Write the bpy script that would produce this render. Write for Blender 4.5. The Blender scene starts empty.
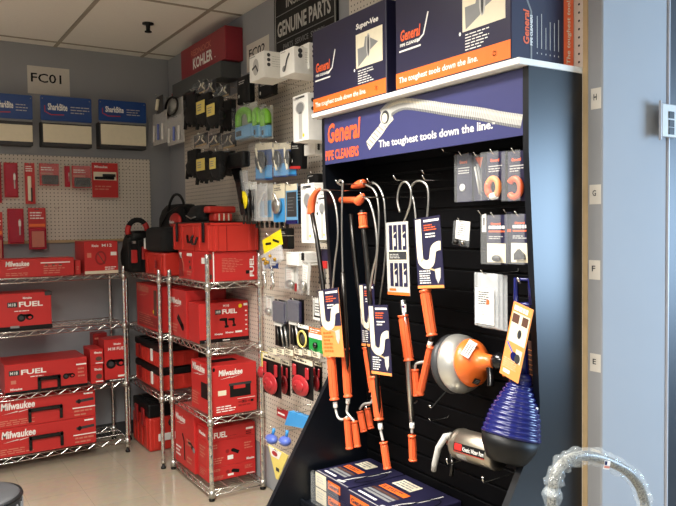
import bpy, bmesh, math, random
from mathutils import Matrix, Vector
random.seed(7)
scn = bpy.context.scene
COL = scn.collection
# ------------------------------------------------------------------ camera
F = 703.885
CR = [(0.84326211,-0.53734167,-0.01315103),(-0.03279103,-0.02700754,-0.99909726),(0.53650141,0.8429321,-0.04039442)]
CX, CY, CZ = [Vector(r).normalized() for r in CR]
CP = Vector((0, 0, 1.545))
cam = bpy.data.objects.new('camera', bpy.data.cameras.new('camera'))
COL.objects.link(cam); scn.camera = cam
cam.data.sensor_width = 36; cam.data.lens = F*36/676; cam.data.clip_start = .02
mw = Matrix.Identity(4)
for i in range(3):
    mw[i][0] = CX[i]; mw[i][1] = -CY[i]; mw[i][2] = -CZ[i]; mw[i][3] = CP[i]
cam.matrix_world = mw
def at(px, py, ax, v):
    """surveyed point: where the sight line through (px,py) meets the plane  ax = v"""
    d = CX*((px-338)/F) + CY*((py-253)/F) + CZ
    k = {'X':0,'Y':1,'Z':2}[ax]
    return CP + d*((v-CP[k])/d[k])
# ------------------------------------------------------------------ materials
def lin(c):
    return tuple(((x/255)/12.92 if x/255 <= .04045 else ((x/255+.055)/1.055)**2.4) for x in c)+(1,)
MATS = {}
def mat(name, c, rough=.5, metal=0, noise=.06, scale=40, bump=0, alpha=1, emit=0, coat=0, spec=.5, trans=0):
    m = bpy.data.materials.new(name); m.use_nodes = True
    nt = m.node_tree; b = nt.nodes['Principled BSDF']; L = nt.links
    b.inputs['Roughness'].default_value = rough; b.inputs['Metallic'].default_value = metal
    b.inputs['Alpha'].default_value = alpha; b.inputs['Coat Weight'].default_value = coat
    b.inputs['Specular IOR Level'].default_value = spec
    b.inputs['Transmission Weight'].default_value = trans
    tc = nt.nodes.new('ShaderNodeTexCoord'); nz = nt.nodes.new('ShaderNodeTexNoise')
    nz.inputs['Scale'].default_value = scale; nz.inputs['Detail'].default_value = 3
    L.new(tc.outputs['Object'], nz.inputs['Vector'])
    mx = nt.nodes.new('ShaderNodeMix'); mx.data_type = 'RGBA'
    lc = lin(c)
    mx.inputs[6].default_value = tuple(x*(1-noise) for x in lc[:3])+(1,)
    mx.inputs[7].default_value = tuple(min(1, x*(1+noise)) for x in lc[:3])+(1,)
    L.new(nz.outputs['Fac'], mx.inputs[0]); L.new(mx.outputs[2], b.inputs['Base Color'])
    if bump:
        bp = nt.nodes.new('ShaderNodeBump'); bp.inputs['Strength'].default_value = bump
        bp.inputs['Distance'].default_value = .002
        L.new(nz.outputs['Fac'], bp.inputs['Height']); L.new(bp.outputs[0], b.inputs['Normal'])
    if emit:
        b.inputs['Emission Color'].default_value = lc; b.inputs['Emission Strength'].default_value = emit
    MATS[name] = m; return m
mat('paint', (150,151,154), .75, scale=6, noise=.03)
mat('tile', (224,220,212), .9, scale=90, noise=.05, bump=.2)
mat('tbar', (150,142,128), .6)
mat('red', (188,40,38), .42, scale=12, noise=.05)
mat('redp', (196,50,40), .35, scale=20, noise=.05, bump=.05)
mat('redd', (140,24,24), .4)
mat('clearred', (190,40,60), .25, alpha=.75)
mat('white', (236,234,228), .5)
mat('cream', (226,216,190), .6)
mat('grey', (130,130,130), .5)
mat('lgrey', (185,183,178), .5)
mat('dgrey', (50,50,52), .5)
mat('black', (11,11,12), .5, noise=.2, spec=.3)
mat('fabric', (11,11,12), .9, noise=.3, scale=120, bump=.6)
mat('blackgloss', (14,14,16), .18)
mat('laminate', (9,13,20), .33, noise=.1)
mat('slat', (5,5,7), .6, noise=.15, spec=.12)
mat('navy', (36,34,60), .3, scale=8)
mat('navyh', (56,58,104), .36, scale=5, noise=.08)
mat('blue', (28,66,130), .35)
mat('royal', (18,23,84), .22)
mat('sky', (110,170,215), .35)
mat('cyan', (60,150,215), .35)
mat('lavblue', (90,110,190), .3)
mat('orange', (236,112,44), .35)
mat('orangeg', (232,100,54), .4, scale=60)
mat('orangel', (244,150,82), .45)
mat('yellow', (238,214,20), .45)
mat('yellowl', (225,205,110), .6)
mat('green', (28,140,60), .4)
mat('lime', (120,190,50), .4)
mat('chrome', (226,224,218), .26, metal=1, noise=.03)
mat('zinc', (196,194,188), .36, metal=1)
mat('spun', (205,203,196), .34, metal=.75, noise=.03)
mat('steel', (176,168,154), .4, metal=1, scale=8)
mat('darksteel', (70,68,66), .35, metal=1)
mat('brass', (205,160,70), .3, metal=1)
mat('wood', (190,164,124), .6, scale=14, noise=.2)
mat('sheet', (214,207,196), .8)
mat('maroon', (140,34,46), .4)
mat('soffit', (70,72,72), .6)
mat('clear', (235,238,240), .12, alpha=.07, spec=.8)
mat('clear2', (225,228,230), .15, alpha=.3, spec=.8)
mat('wrap', (225,235,240), .1, alpha=.13, spec=1, bump=1, scale=60)
mat('vinylred', (170,40,46), .3)
mat('flesh', (200,120,100), .5)
mat('doorpaint', (12,16,27), .45)
mat('framepaint', (176,176,182), .4)
mat('lamp', (255,246,230), .5, emit=7)
mat('brownk', (90,60,50), .5)
def nodes_mat(name):
    m = bpy.data.materials.new(name); m.use_nodes = True; MATS[name] = m
    return m, m.node_tree, m.node_tree.nodes['Principled BSDF']
# peg board: a round dark hole every inch
m, nt, b = nodes_mat('pegboard')
N, L = nt.nodes, nt.links
tc = N.new('ShaderNodeTexCoord'); sp = N.new('ShaderNodeSeparateXYZ'); L.new(tc.outputs['Object'], sp.inputs[0])
def mth(op, a, bb=None, c=None):
    n = N.new('ShaderNodeMath'); n.operation = op
    for i, v in enumerate((a, bb, c)):
        if v is None: continue
        if isinstance(v, (int, float)): n.inputs[i].default_value = v
        else: L.new(v, n.inputs[i])
    return n.outputs[0]
h = mth('ADD', sp.outputs[0], sp.outputs[1])
def cell(o): return mth('SUBTRACT', mth('FRACT', mth('MULTIPLY', o, 1/.0254)), .5)
a1, a2 = cell(h), cell(sp.outputs[2])
rr = mth('ADD', mth('MULTIPLY', a1, a1), mth('MULTIPLY', a2, a2))
hole = mth('LESS_THAN', rr, .022)
mx = N.new('ShaderNodeMix'); mx.data_type = 'RGBA'; L.new(hole, mx.inputs[0])
mx.inputs[6].default_value = lin((214,204,190)); mx.inputs[7].default_value = lin((46,40,36))
L.new(mx.outputs[2], b.inputs['Base Color']); b.inputs['Roughness'].default_value = .5
# floor: waxed beige vinyl tiles
m, nt, b = nodes_mat('vinyl'); N, L = nt.nodes, nt.links
tc = N.new('ShaderNodeTexCoord'); br = N.new('ShaderNodeTexBrick')
br.offset = 0; br.inputs['Scale'].default_value = 1; br.inputs['Brick Width'].default_value = .305; br.inputs['Row Height'].default_value = .305
br.inputs['Mortar Size'].default_value = .0012
br.inputs['Color1'].default_value = lin((172,160,140)); br.inputs['Color2'].default_value = lin((166,155,136)); br.inputs['Mortar'].default_value = lin((146,136,118))
L.new(tc.outputs['Object'], br.inputs['Vector'])
nz = N.new('ShaderNodeTexNoise'); nz.inputs['Scale'].default_value = 25; nz.inputs['Detail'].default_value = 5
L.new(tc.outputs['Object'], nz.inputs['Vector'])
mx = N.new('ShaderNodeMix'); mx.data_type = 'RGBA'; mx.blend_type = 'MULTIPLY'; mx.inputs[0].default_value = .25
L.new(br.outputs['Color'], mx.inputs[6]); L.new(nz.outputs['Color'], mx.inputs[7]); L.new(mx.outputs[2], b.inputs['Base Color'])
b.inputs['Roughness'].default_value = .16
# white faucet braid
m, nt, b = nodes_mat('braid'); N, L = nt.nodes, nt.links
tc = N.new('ShaderNodeTexCoord'); vo = N.new('ShaderNodeTexVoronoi'); vo.inputs['Scale'].default_value = 420
L.new(tc.outputs['Object'], vo.inputs['Vector'])
cr = N.new('ShaderNodeValToRGB'); cr.color_ramp.elements[0].color = lin((14,14,14)); cr.color_ramp.elements[1].color = lin((128,126,118))
cr.color_ramp.elements[0].position = .3; cr.color_ramp.elements[1].position = .62
L.new(vo.outputs['Distance'], cr.inputs[0]); L.new(cr.outputs[0], b.inputs['Base Color']); b.inputs['Roughness'].default_value = .35
# ------------------------------------------------------------------ mesh builder
_txt = {}
BOLD = {'General','PIPE CLEANERS','KOHLER','Milwaukee','FUEL','The toughest tools down the line.','Super-Vee','GENUINE PARTS','SharkBite'}
def glyphs(s, bold=False):
    key = (s, bold)
    if key in _txt: return _txt[key]
    cu = bpy.data.curves.new('t', 'FONT'); cu.body = s; cu.size = 1; cu.resolution_u = 2; cu.offset = (.016 if len(s) > 20 else .03) if bold else .012
    o = bpy.data.objects.new('t', cu); COL.objects.link(o)
    bpy.context.view_layer.update()
    me = bpy.data.meshes.new_from_object(o.evaluated_get(bpy.context.evaluated_depsgraph_get()))
    vs = [(v.co.x, v.co.y) for v in me.vertices]; fs = [tuple(p.vertices) for p in me.polygons]
    bpy.data.objects.remove(o); bpy.data.curves.remove(cu); bpy.data.meshes.remove(me)
    x0 = min(v[0] for v in vs); x1 = max(v[0] for v in vs); y0 = min(v[1] for v in vs); y1 = max(v[1] for v in vs)
    vs = [((v[0]-x0)/(x1-x0), (v[1]-y0)/(y1-y0)) for v in vs]
    _txt[key] = (vs, fs); return _txt[key]
def FX(X, y, z): return Matrix(((0,1,0,X),(-1,0,0,y),(0,0,1,z),(0,0,0,1)))      # faces -X
def FY(x, Y, z): return Matrix(((1,0,0,x),(0,1,0,Y),(0,0,1,z),(0,0,0,1)))       # faces -Y
class MB:
    def __init__(s, M=None):
        s.v = []; s.f = []; s.mi = []; s.sm = []; s.ml = []; s.M = M or Matrix.Identity(4)
    def idx(s, m):
        if m not in s.ml: s.ml.append(m)
        return s.ml.index(m)
    def add(s, vs, fs, m, smooth=False):
        n = len(s.v); k = s.idx(m)
        flip = s.M.to_3x3().determinant() < 0
        s.v += [s.M @ Vector(v) for v in vs]
        for f in fs:
            f = tuple(n+i for i in f)
            s.f.append(f[::-1] if flip else f); s.mi.append(k); s.sm.append(smooth)
        return s
    def box(s, x0, x1, y0, y1, z0, z1, m, c=0):
        if c <= 0:
            vs = [(x,y,z) for x in (x0,x1) for y in (y0,y1) for z in (z0,z1)]
            return s.add(vs, [(0,1,3,2),(4,6,7,5),(0,4,5,1),(2,3,7,6),(0,2,6,4),(1,5,7,3)], m)
        bm = bmesh.new(); bmesh.ops.create_cube(bm, size=1)
        for v in bm.verts:
            v.co = ((x0+x1)/2+v.co.x*(x1-x0), (y0+y1)/2+v.co.y*(y1-y0), (z0+z1)/2+v.co.z*(z1-z0))
        bmesh.ops.bevel(bm, geom=bm.edges[:], offset=min(c, .45*min(x1-x0,y1-y0,z1-z0)), segments=2 if c > .006 else 1, affect='EDGES', profile=.5)
        bm.verts.index_update()
        s.add([tuple(v.co) for v in bm.verts], [tuple(v.index for v in f.verts) for f in bm.faces], m); bm.free(); return s
    def rect(s, x0, x1, z0, z1, m, y=-.0008):
        return s.add([(x0,y,z0),(x1,y,z0),(x1,y,z1),(x0,y,z1)], [(0,1,2,3)], m)
    def poly(s, pts, m, y=-.0008):
        a = sum(pts[i][0]*pts[(i+1)%len(pts)][1]-pts[(i+1)%len(pts)][0]*pts[i][1] for i in range(len(pts)))
        if a < 0: pts = pts[::-1]
        return s.add([(p[0],y,p[1]) for p in pts], [tuple(range(len(pts)))], m)
    def disc(s, x, z, rx, rz, m, y=-.0008, n=18):
        return s.poly([(x+rx*math.cos(2*math.pi*i/n), z+rz*math.sin(2*math.pi*i/n)) for i in range(n)], m, y)
    def band(s, pts, w, m, y=-.0008):
        """flat printed stroke"""
        L_, R_ = [], []
        for i, p in enumerate(pts):
            a = pts[max(i-1,0)]; b_ = pts[min(i+1,len(pts)-1)]
            dx, dz = b_[0]-a[0], b_[1]-a[1]; l = math.hypot(dx,dz) or 1
            L_.append((p[0]-dz/l*w/2, p[1]+dx/l*w/2)); R_.append((p[0]+dz/l*w/2, p[1]-dx/l*w/2))
        for i in range(len(pts)-1): s.poly([R_[i],R_[i+1],L_[i+1],L_[i]], m, y)
        return s
    def prism(s, pts, y0, y1, m):
        a = sum(pts[i][0]*pts[(i+1)%len(pts)][1]-pts[(i+1)%len(pts)][0]*pts[i][1] for i in range(len(pts)))
        if a < 0: pts = pts[::-1]
        n = len(pts); vs = [(p[0],y0,p[1]) for p in pts]+[(p[0],y1,p[1]) for p in pts]
        fs = [tuple(range(n)), tuple(range(2*n-1,n-1,-1))]+[(i, i+n, (i+1)%n+n, (i+1)%n) for i in range(n)]
        return s.add(vs, fs, m)
    def tube(s, path, r, m, n=8, closed=False):
        P = [Vector(p) for p in path]; N_ = len(P); vs = []; fs = []
        rs = r if isinstance(r, (list, tuple)) else [r]*N_
        T = []
        for i in range(N_):
            if closed: t = P[(i+1)%N_]-P[i-1]
            else: t = P[min(i+1,N_-1)]-P[max(i-1,0)]
            T.append(t.normalized() if t.length > 1e-9 else (T[-1] if T else Vector((0,0,1))))
        u = T[0].orthogonal().normalized()
        for i in range(N_):
            u = (u-T[i]*u.dot(T[i])).normalized(); w = T[i].cross(u)
            for k in range(n):
                a = 2*math.pi*k/n; vs.append(P[i]+(u*math.cos(a)+w*math.sin(a))*rs[i])
        for i in range(N_ if closed else N_-1):
            j = (i+1)%N_
            for k in range(n): fs.append((i*n+k, i*n+(k+1)%n, j*n+(k+1)%n, j*n+k))
        if not closed: fs += [tuple(range(n))[::-1], tuple(range((N_-1)*n, N_*n))]
        return s.add(vs, fs, m, n > 5)
    def lathe(s, c, axis, prof, m, n=24):
        """prof: (distance along axis, radius)"""
        a = Vector(axis).normalized(); return s._l([Vector(c)+a*t for t, r in prof], [max(r,1e-4) for t, r in prof], a, m, n)
    def _l(s, P, rs, a, m, n):
        u = a.orthogonal().normalized(); w = a.cross(u); vs = []; fs = []
        for p, r in zip(P, rs):
            for k in range(n):
                t = 2*math.pi*k/n; vs.append(p+(u*math.cos(t)+w*math.sin(t))*r)
        for i in range(len(P)-1):
            for k in range(n): fs.append((i*n+k, i*n+(k+1)%n, (i+1)*n+(k+1)%n, (i+1)*n+k))
        fs += [tuple(range(n))[::-1], tuple(range((len(P)-1)*n, len(P)*n))]
        return s.add(vs, fs, m, True)
    def blob(s, c, r, m, n=12, wob=0.0):
        vs = []; fs = []; h_ = n//2
        for i in range(h_+1):
            ph = math.pi*i/h_
            for k in range(n):
                th = 2*math.pi*k/n; q = 1+wob*math.sin(3*th+5*ph+c[0]*50)
                vs.append((c[0]+r[0]*q*math.sin(ph)*math.cos(th), c[1]+r[1]*q*math.sin(ph)*math.sin(th), c[2]-r[2]*math.cos(ph)))
        for i in range(h_):
            for k in range(n): fs.append((i*n+k, i*n+(k+1)%n, (i+1)*n+(k+1)%n, (i+1)*n+k))
        return s.add(vs, fs, m, True)
    def text(s, t, x, z, w, h, m, y=-.0012, shear=0):
        vs, fs = glyphs(t, t in BOLD)
        return s.add([(x+v[0]*w+shear*h*v[1], y, z+v[1]*h) for v in vs], fs, m)
    def lines(s, x, z, w, h, n, m, y=-.001, fill=.45):
        """rows of print too small to read"""
        for i in range(n):
            zz = z+h*(i+.5)/n; ww = w*random.uniform(.6, 1); hh = h/n*fill/2; xx = x
            while xx < x+ww:
                g = min(random.uniform(.12,.3)*w, x+ww-xx); s.rect(xx, xx+g, zz-hh, zz+hh, m, y); xx += g+.04*w
        return s
    def build(s, name, parent=None, org=None):
        o_ = Vector(org) if org is not None else (Vector(parent['_o']) if parent is not None and '_o' in parent else Vector((0,0,0)))
        me = bpy.data.meshes.new(name); me.from_pydata([tuple(v-o_) for v in s.v], [], s.f)
        for k in s.ml: me.materials.append(MATS[k])
        me.polygons.foreach_set('material_index', s.mi); me.polygons.foreach_set('use_smooth', s.sm)
        me.update()
        o = bpy.data.objects.new(name, me); COL.objects.link(o)
        if parent is not None: o.parent = parent; o['_o'] = parent['_o']
        else: o.location = o_; o['_o'] = list(o_)
        return o
def tag(o, label, cat, group=None):
    o['label'] = label; o['category'] = cat
    if group: o['group'] = group
    return o
def thing(name, label, cat, loc, group=None):
    o = bpy.data.objects.new(name, None); COL.objects.link(o); o.empty_display_size = .05
    o.location = loc; o['_o'] = list(loc); return tag(o, label, cat, group)
def struct(name, m, org=None):
    o = m.build(name, org=org); o['kind'] = 'structure'; return o
def xf(m, M): m.M = M; return m
def bez(pts, n=8):
    """Catmull-Rom through pts"""
    P = [Vector(p) for p in pts]; out = []
    for i in range(len(P)-1):
        p0, p1, p2, p3 = P[max(i-1,0)], P[i], P[i+1], P[min(i+2,len(P)-1)]
        for k in range(n):
            t = k/n; out.append(.5*((2*p1)+(p2-p0)*t+(2*p0-5*p1+4*p2-p3)*t*t+(3*p1-p0-3*p2+p3)*t**3))
    return out+[P[-1]]
# ------------------------------------------------------------------ the room
WX, BY, CZH = 1.835, 5.26, 2.815
X0r, X1r, Y0r = -3.0, 4.6, -3.4
struct('floor', MB().box(X0r-.1, X1r+.1, Y0r-.1, BY+.1, -.1, 0, 'vinyl'))
struct('ceiling', MB().box(X0r-.1, X1r+.1, Y0r-.1, BY+.1, CZH, CZH+.1, 'tile'))
m = MB()
x = 1.02-.61*7
while x < X1r:
    m.box(x-.012, x+.012, Y0r, BY, CZH-.004, CZH, 'tbar') if x > X0r else None; x += .61
y = 5.12
while y > Y0r:
    m.box(X0r, X1r, y-.012, y+.012, CZH-.0035, CZH, 'tbar'); y -= 1.19
struct('trim_1', m)                                              # ceiling grid
struct('wall_back', MB().box(X0r-.1, WX, BY, BY+.12, 0, CZH, 'paint'))
struct('wall_right', MB().box(WX, 2.165, 1.38, BY+.12, 0, CZH, 'paint', .004))
struct('wall_left', MB().box(X0r-.12, X0r, Y0r, BY, 0, CZH, 'paint'))
struct('wall_front', MB().box(X0r-.12, X1r+.12, Y0r-.12, Y0r, 0, CZH, 'paint'))
WY0, WY1, WZ0, WZ1 = -1.9, .3, .8, 2.2
m = MB().box(X1r, X1r+.12, Y0r, WY0, 0, CZH, 'paint').box(X1r, X1r+.12, WY1, BY, 0, CZH, 'paint')
m.box(X1r, X1r+.12, WY0, WY1, 0, WZ0, 'paint').box(X1r, X1r+.12, WY0, WY1, WZ1, CZH, 'paint')
struct('wall_side', m)
m = MB()
for a, b_, c, d in ((WY0,WY1,WZ0,WZ0+.05),(WY0,WY1,WZ1-.05,WZ1),(WY0,WY0+.05,WZ0,WZ1),(WY1-.05,WY1,WZ0,WZ1),((WY0+WY1)/2-.02,(WY0+WY1)/2+.02,WZ0,WZ1)):
    m.box(X1r+.02, X1r+.08, a, b_, c, d, 'framepaint')
struct('window_1', m)
# door opening beyond the wall's end: steel frame and a dark leaf
m = MB().box(2.1655, 2.176, 1.374, 1.44, 0, CZH-.001, 'framepaint', .003)
struct('trim_2', m)
struct('door_1', MB().box(2.177, 3.2, 1.384, 1.435, .005, 2.75, 'doorpaint', .002))
struct('wall_door', MB().box(3.2, X1r, 1.38, 1.5, 0, CZH, 'paint').box(2.181, 3.2, 1.38, 1.5, 2.751, CZH, 'paint'))
struct('baseboard_back', MB().box(X0r, 1.83, BY-.012, BY, 0, .1, 'dgrey', .003))
# peg boards, screwed to the walls
m = MB().box(-.6, at(150.5,200,'Y',5.25)[0], 5.246, 5.2598, 1.455, at(80,157,'Y',5.25)[2], 'pegboard')
m.box(-.6, 1.69, 5.240, 5.246, 1.442, 1.462, 'wood')
tag(m.build('pegboard', org=(.5,5.26,1.45)), 'cream pegboard panel on the grey back wall, above the longest wire rack', 'pegboard')
# the visible side-wall board starts at 4.94 and ends in a raw wooden edge
m = MB().box(1.829, 1.8348, 1.4476, 4.935, .25, 2.36, 'pegboard')
m.box(1.8305, 1.8345, 1.431, 1.4475, .25, CZH-.01, 'wood').box(1.829, 1.8348, 1.4476, 2.75, 2.3601, CZH-.01, 'pegboard')
tag(m.build('pegboard', org=(1.83,3.2,.25)), 'long cream pegboard with raw wooden edge, on the right wall behind the display stand', 'pegboard')
# sprinkler
p = at(148,24,'Z',CZH-.005)
m = MB().lathe((p[0],p[1],CZH), (0,0,-1), [(0,.035),(.008,.035),(.012,.014),(.045,.012),(.05,.022),(.056,.022),(.06,.004)], 'black')
tag(m.build('sprinkler', org=(p[0],p[1],CZH)), 'small black fire sprinkler head on the ceiling tile', 'sprinkler')
# plate with three square holes beside the door frame
t = thing('switch_plate', 'pale metal plate with three square black openings beside the door frame', 'plate', (2.2,1.35,1.85))
a = at(661,103,'Y',1.345); c = at(690,139,'Y',1.345)
m = MB().box(a[0]+.008, c[0], 1.345, 1.352, c[2], a[2], 'lgrey', .002).box(a[0], a[0]+.0075, 1.345, 1.354, c[2]-.012, a[2]+.01, 'framepaint', .002).box(a[0]+.05, c[0]-.02, 1.3525, 1.3835, c[2]+.01, a[2]-.01, 'framepaint')
m.build('plate', t)
for py in (115,123.5,131):
    q = at(671.5,py,'Y',1.344); MB().box(q[0]-.014, q[0]+.014, 1.3425, 1.3455, q[2]-.011, q[2]+.011, 'black').build('opening', t)
# letter stickers on the narrow strip of wall by the wooden edge
for ch, (xa, ya, xb, yb) in {'H':(591,89,601.5,108),'G':(589.5,185,601,204),'F':(589,260,600,280),'E':(590,353,601.3,373),'D':(590.5,448,601,462)}.items():
    A = at(xa,ya,'X',1.834); B = at(xb,yb,'X',1.834); w = min(A[1],1.4303)-max(B[1],1.384); yc = (min(A[1],1.4303)+max(B[1],1.384))/2; hh = A[2]-B[2]
    m = MB(FX(1.834, yc, B[2])).box(-w/2, w/2, 0, .001, 0, hh, 'sheet').text(ch, -w*.22, hh*.42, w*.32, hh*.3, 'dgrey')
    tag(m.build('letter_sticker', org=(1.834,yc,B[2])), 'cream paper sticker with the handwritten letter %s on the grey wall strip' % ch, 'sticker', None)
# paper sheets
A = at(27,65.5,'Y',5.258); B = at(70,97,'Y',5.258)
m = MB(FY((A[0]+B[0])/2, 5.2575, B[2]+.003)); w = B[0]-A[0]; hh = A[2]-B[2]
m.box(-w/2, w/2, 0, .0015, 0, hh, 'sheet').text('FC01', -w*.42, hh*.42, w*.72, hh*.33, 'black')
tag(m.build('paper_sign', org=(A[0],5.2575,B[2])), 'white paper sheet printed FC01 taped on the grey back wall', 'sign')
A = at(246.5,46,'X',1.833); B = at(269,46,'X',1.833); z0 = at(258,68,'X',1.833)[2]; z1 = at(247,45.5,'X',1.833)[2]
m = MB(FX(1.8325, (A[1]+B[1])/2, z0)); w = A[1]-B[1]; hh = z1-z0
m.box(-w/2, w/2, 0, .0015, 0, hh, 'sheet').text('FC02', -w*.38, hh*.45, w*.72, hh*.34, 'black')
tag(m.build('paper_sign', org=(1.8325,(A[1]+B[1])/2,z0)), 'white paper sheet printed FC02 on the side wall above white faucet boxes', 'sign')
# dark genuine parts board
A = at(275.5,40,'X',1.828); B = at(338,20,'X',1.828); z0 = 2.39; z1 = 2.80
m = MB(FX(1.822, (A[1]+B[1])/2, z0)); w = A[1]-B[1]; hh = z1-z0
def rr(w, h, r, n=4):
    out = []
    for cx, cz, a0 in ((w/2-r,r,-90),(w/2-r,h-r,0),(-w/2+r,h-r,90),(-w/2+r,r,180)):
        for i in range(n+1):
            a = math.radians(a0+90*i/n); out.append((cx+r*math.cos(a), cz+r*math.sin(a)))
    return out
m.prism(rr(w,hh,.04), 0, .012, 'black')
fr = rr(w-.03, hh-.03, .03); fr = [(p[0], p[1]+.015) for p in fr]; m.band(fr+[fr[0]], .006, 'lgrey')
m.text('GENUINE PARTS', -w*.44, hh*.42, w*.86, hh*.2, 'lgrey').text('INSIST ON', -w*.28, hh*.76, w*.55, hh*.12, 'lgrey').text('PARTS  SERVICE  SYMBOL', -w*.34, hh*.24, w*.68, hh*.07, 'grey')
m.rect(-w*.46, w*.46, hh*.70, hh*.71, 'grey').rect(-w*.46, w*.46, hh*.36, hh*.37, 'grey')
tag(m.build('wall_sign', org=(1.822,(A[1]+B[1])/2,z0)), 'black board with rounded corners reading GENUINE PARTS high on the side wall', 'sign')
# the red header box
yn = at(243,45,'X',1.833)[1]; xf_ = at(225,40,'Y',yn)[0]; yf = at(181,62,'X',xf_)[1]
zb = at(225,59,'X',xf_)[2]; zt = at(225,24.5,'X',xf_)[2]
t = thing('sign_box', 'dark red box sign reading KOHLER in white above the black gloves', 'sign', (xf_,(yn+yf)/2,zb))
m = MB(FX(xf_, (yn+yf)/2, zb)); w = yf-yn; hh = zt-zb
m.box(-w/2, w/2, 0, 1.834-xf_, 0, hh, 'maroon', .004)
m.build('sign_case', t)
m = MB(FX(xf_, (yn+yf)/2, zb)); m.text('KOHLER', -w*.2, hh*.17, w*.44, hh*.36, 'white'); m.text('.', w*.285, hh*.2, w*.02, hh*.04, 'white')
m.text('REDNOCK', -w*.24, hh*.6, w*.46, hh*.2, 'flesh'); m.build('lettering', t)
# shelf soffit under it
tag(MB().box(1.70, 1.834, 3.95, 4.80, zb-.10, zb-.003, 'soffit', .003).build('valance', org=(1.76,4.3,zb-.1)), 'dark grey valance strip under the red box sign', 'valance')
# ceiling lamps (outside the frame): the room's own light
def lamp(x, y, label, ang=0):
    t = thing('ceiling_light', label, 'ceiling light', (x,y,CZH-.03))
    MB().box(x-.30, x+.30, y-.6, y+.6, CZH-.03, CZH-.001, 'white', .003).build('housing', t)
    MB().box(x-.26, x+.26, y-.56, y+.56, CZH-.034, CZH-.0301, 'lamp').build('diffuser', t)
LAMPS = [(.55,2.1,'recessed ceiling light over the aisle in front of the display stand'),(-1.35,4.62,'recessed ceiling light left of the aisle near the back wall'),(-.75,.45,'recessed ceiling light behind the camera on the left'),(.75,-1.6,'recessed ceiling light behind the camera on the right')]
for l in LAMPS: lamp(*l)
# ------------------------------------------------------------------ wire racks
def wire_rack(label, x0, x1, y0, y1, shelves, top_, xcross, gap=.026, near=0):
    t = thing('wire_rack', label, 'rack', ((x0+x1)/2,(y0+y1)/2,0))
    for (x, y) in ((x0,y0),(x1,y0),(x0,y1),(x1,y1)):
        top = near if near and y == y0 else top_
        prof = [(.03,.0125)]
        z = .06
        while z < top-.02: prof += [(z,.0125),(z+.003,.0116),(z+.006,.0125)]; z += .0508
        prof += [(top-.006,.0125),(top,.009)]
        p = MB().lathe((x,y,0), (0,0,1), prof, 'chrome', 12).build('post', t)
        MB().lathe((x,y,0), (0,0,1), [(.001,.017),(.012,.017),(.016,.009),(.032,.009)], 'black', 12).build('foot', p)
    for z in shelves:
        m = MB(); zl = z-.034
        for zz in (z-.004, zl):
            m.tube([(x0,y0,zz),(x1,y0,zz),(x1,y1,zz),(x0,y1,zz)], .0034, 'chrome', 6, closed=True)
        def zig(a, b_):
            n = max(2, int((Vector(b_)-Vector(a)).length/.085)); pts = []
            for i in range(n*2+1):
                q = Vector(a).lerp(Vector(b_), i/(2*n)); q.z = z-.006 if i % 2 else zl; pts.append(q)
            m.tube(pts, .0028, 'chrome', 5)
        zig((x0,y0,0),(x1,y0,0)); zig((x0,y0,0),(x0,y1,0)); zig((x0,y1,0),(x1,y1,0)); zig((x1,y0,0),(x1,y1,0))
        if xcross:
            x = x0+gap
            while x < x1-.01: m.tube([(x,y0,z-.0012),(x,y1,z-.0012)], .0013, 'chrome', 4); x += gap
            for q in (.33,.66): m.tube([(x0,y0+(y1-y0)*q,z-.006),(x1,y0+(y1-y0)*q,z-.006)], .0025, 'chrome', 5)
        else:
            y = y0+gap
            while y < y1-.01: m.tube([(x0,y,z-.0012),(x1,y,z-.0012)], .0013, 'chrome', 4); y += gap
            for q in (.33,.66): m.tube([(x0+(x1-x0)*q,y0,z-.006),(x0+(x1-x0)*q,y1,z-.006)], .0025, 'chrome', 5)
        for (x, y) in ((x0,y0),(x1,y0),(x0,y1),(x1,y1)):
            m.lathe((x,y,zl-.008), (0,0,1), [(0,.0185),(.04,.0165)], 'zinc', 12)
        m.build('shelf', t)
    return t
AZ = (.10,.495,.897,1.236)
wire_rack('chrome wire rack along the grey back wall below the pegboard', -.15, 1.337, 4.83, 5.19, AZ, 1.285, True)
SZ = (.06,.468,.860,1.230)
wire_rack('far chrome wire rack on the right wall, holding tool bags on top', 1.43, 1.75, 4.36, 5.10, SZ[1:], 1.275, False)
wire_rack('near chrome wire rack on the right wall, holding the large red crate', 1.481, 1.80, 3.682, 4.315, SZ, 1.275, False, near=1.39)
# ------------------------------------------------------------------ cartons
def LEFT(w, d): return Matrix(((0,1,0,-w/2),(-1,0,0,d),(0,0,1,0),(0,0,0,1)))
def RIGHT(w, d): return Matrix(((0,-1,0,w/2),(1,0,0,0),(0,0,1,0),(0,0,0,1)))
def TOP(w, h): return Matrix(((1,0,0,-w/2),(0,0,1,0),(0,-1,0,h),(0,0,0,1)))
def logo(m, x, z, w, c='white'):
    h = w*.24
    m.text('Milwaukee', x, z+h*.55, w, h, c, shear=.1)
    m.poly([(x+.02*w,z),(x+.5*w,z+h*.32),(x+.46*w,z+h*.16),(x+w,z+h*.5),(x+.52*w,z+h*.1),(x+.55*w,z+h*.24)], c)
def drill(m, x, z, s, c='black', flip=1):
    f = flip
    m.poly([(x-f*.5*s,z+.22*s),(x-f*.5*s,z+.4*s),(x-f*.3*s,z+.46*s),(x+f*.3*s,z+.46*s),(x+f*.34*s,z+.2*s),(x+f*.05*s,z+.16*s)], c)
    m.poly([(x+f*.02*s,z+.2*s),(x+f*.3*s,z+.22*s),(x+f*.34*s,z-.3*s),(x+f*.12*s,z-.3*s)], c)
    m.rect(x+f*.23*s-.22*s, x+f*.23*s+.22*s, z-.5*s, z-.28*s, c)
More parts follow.
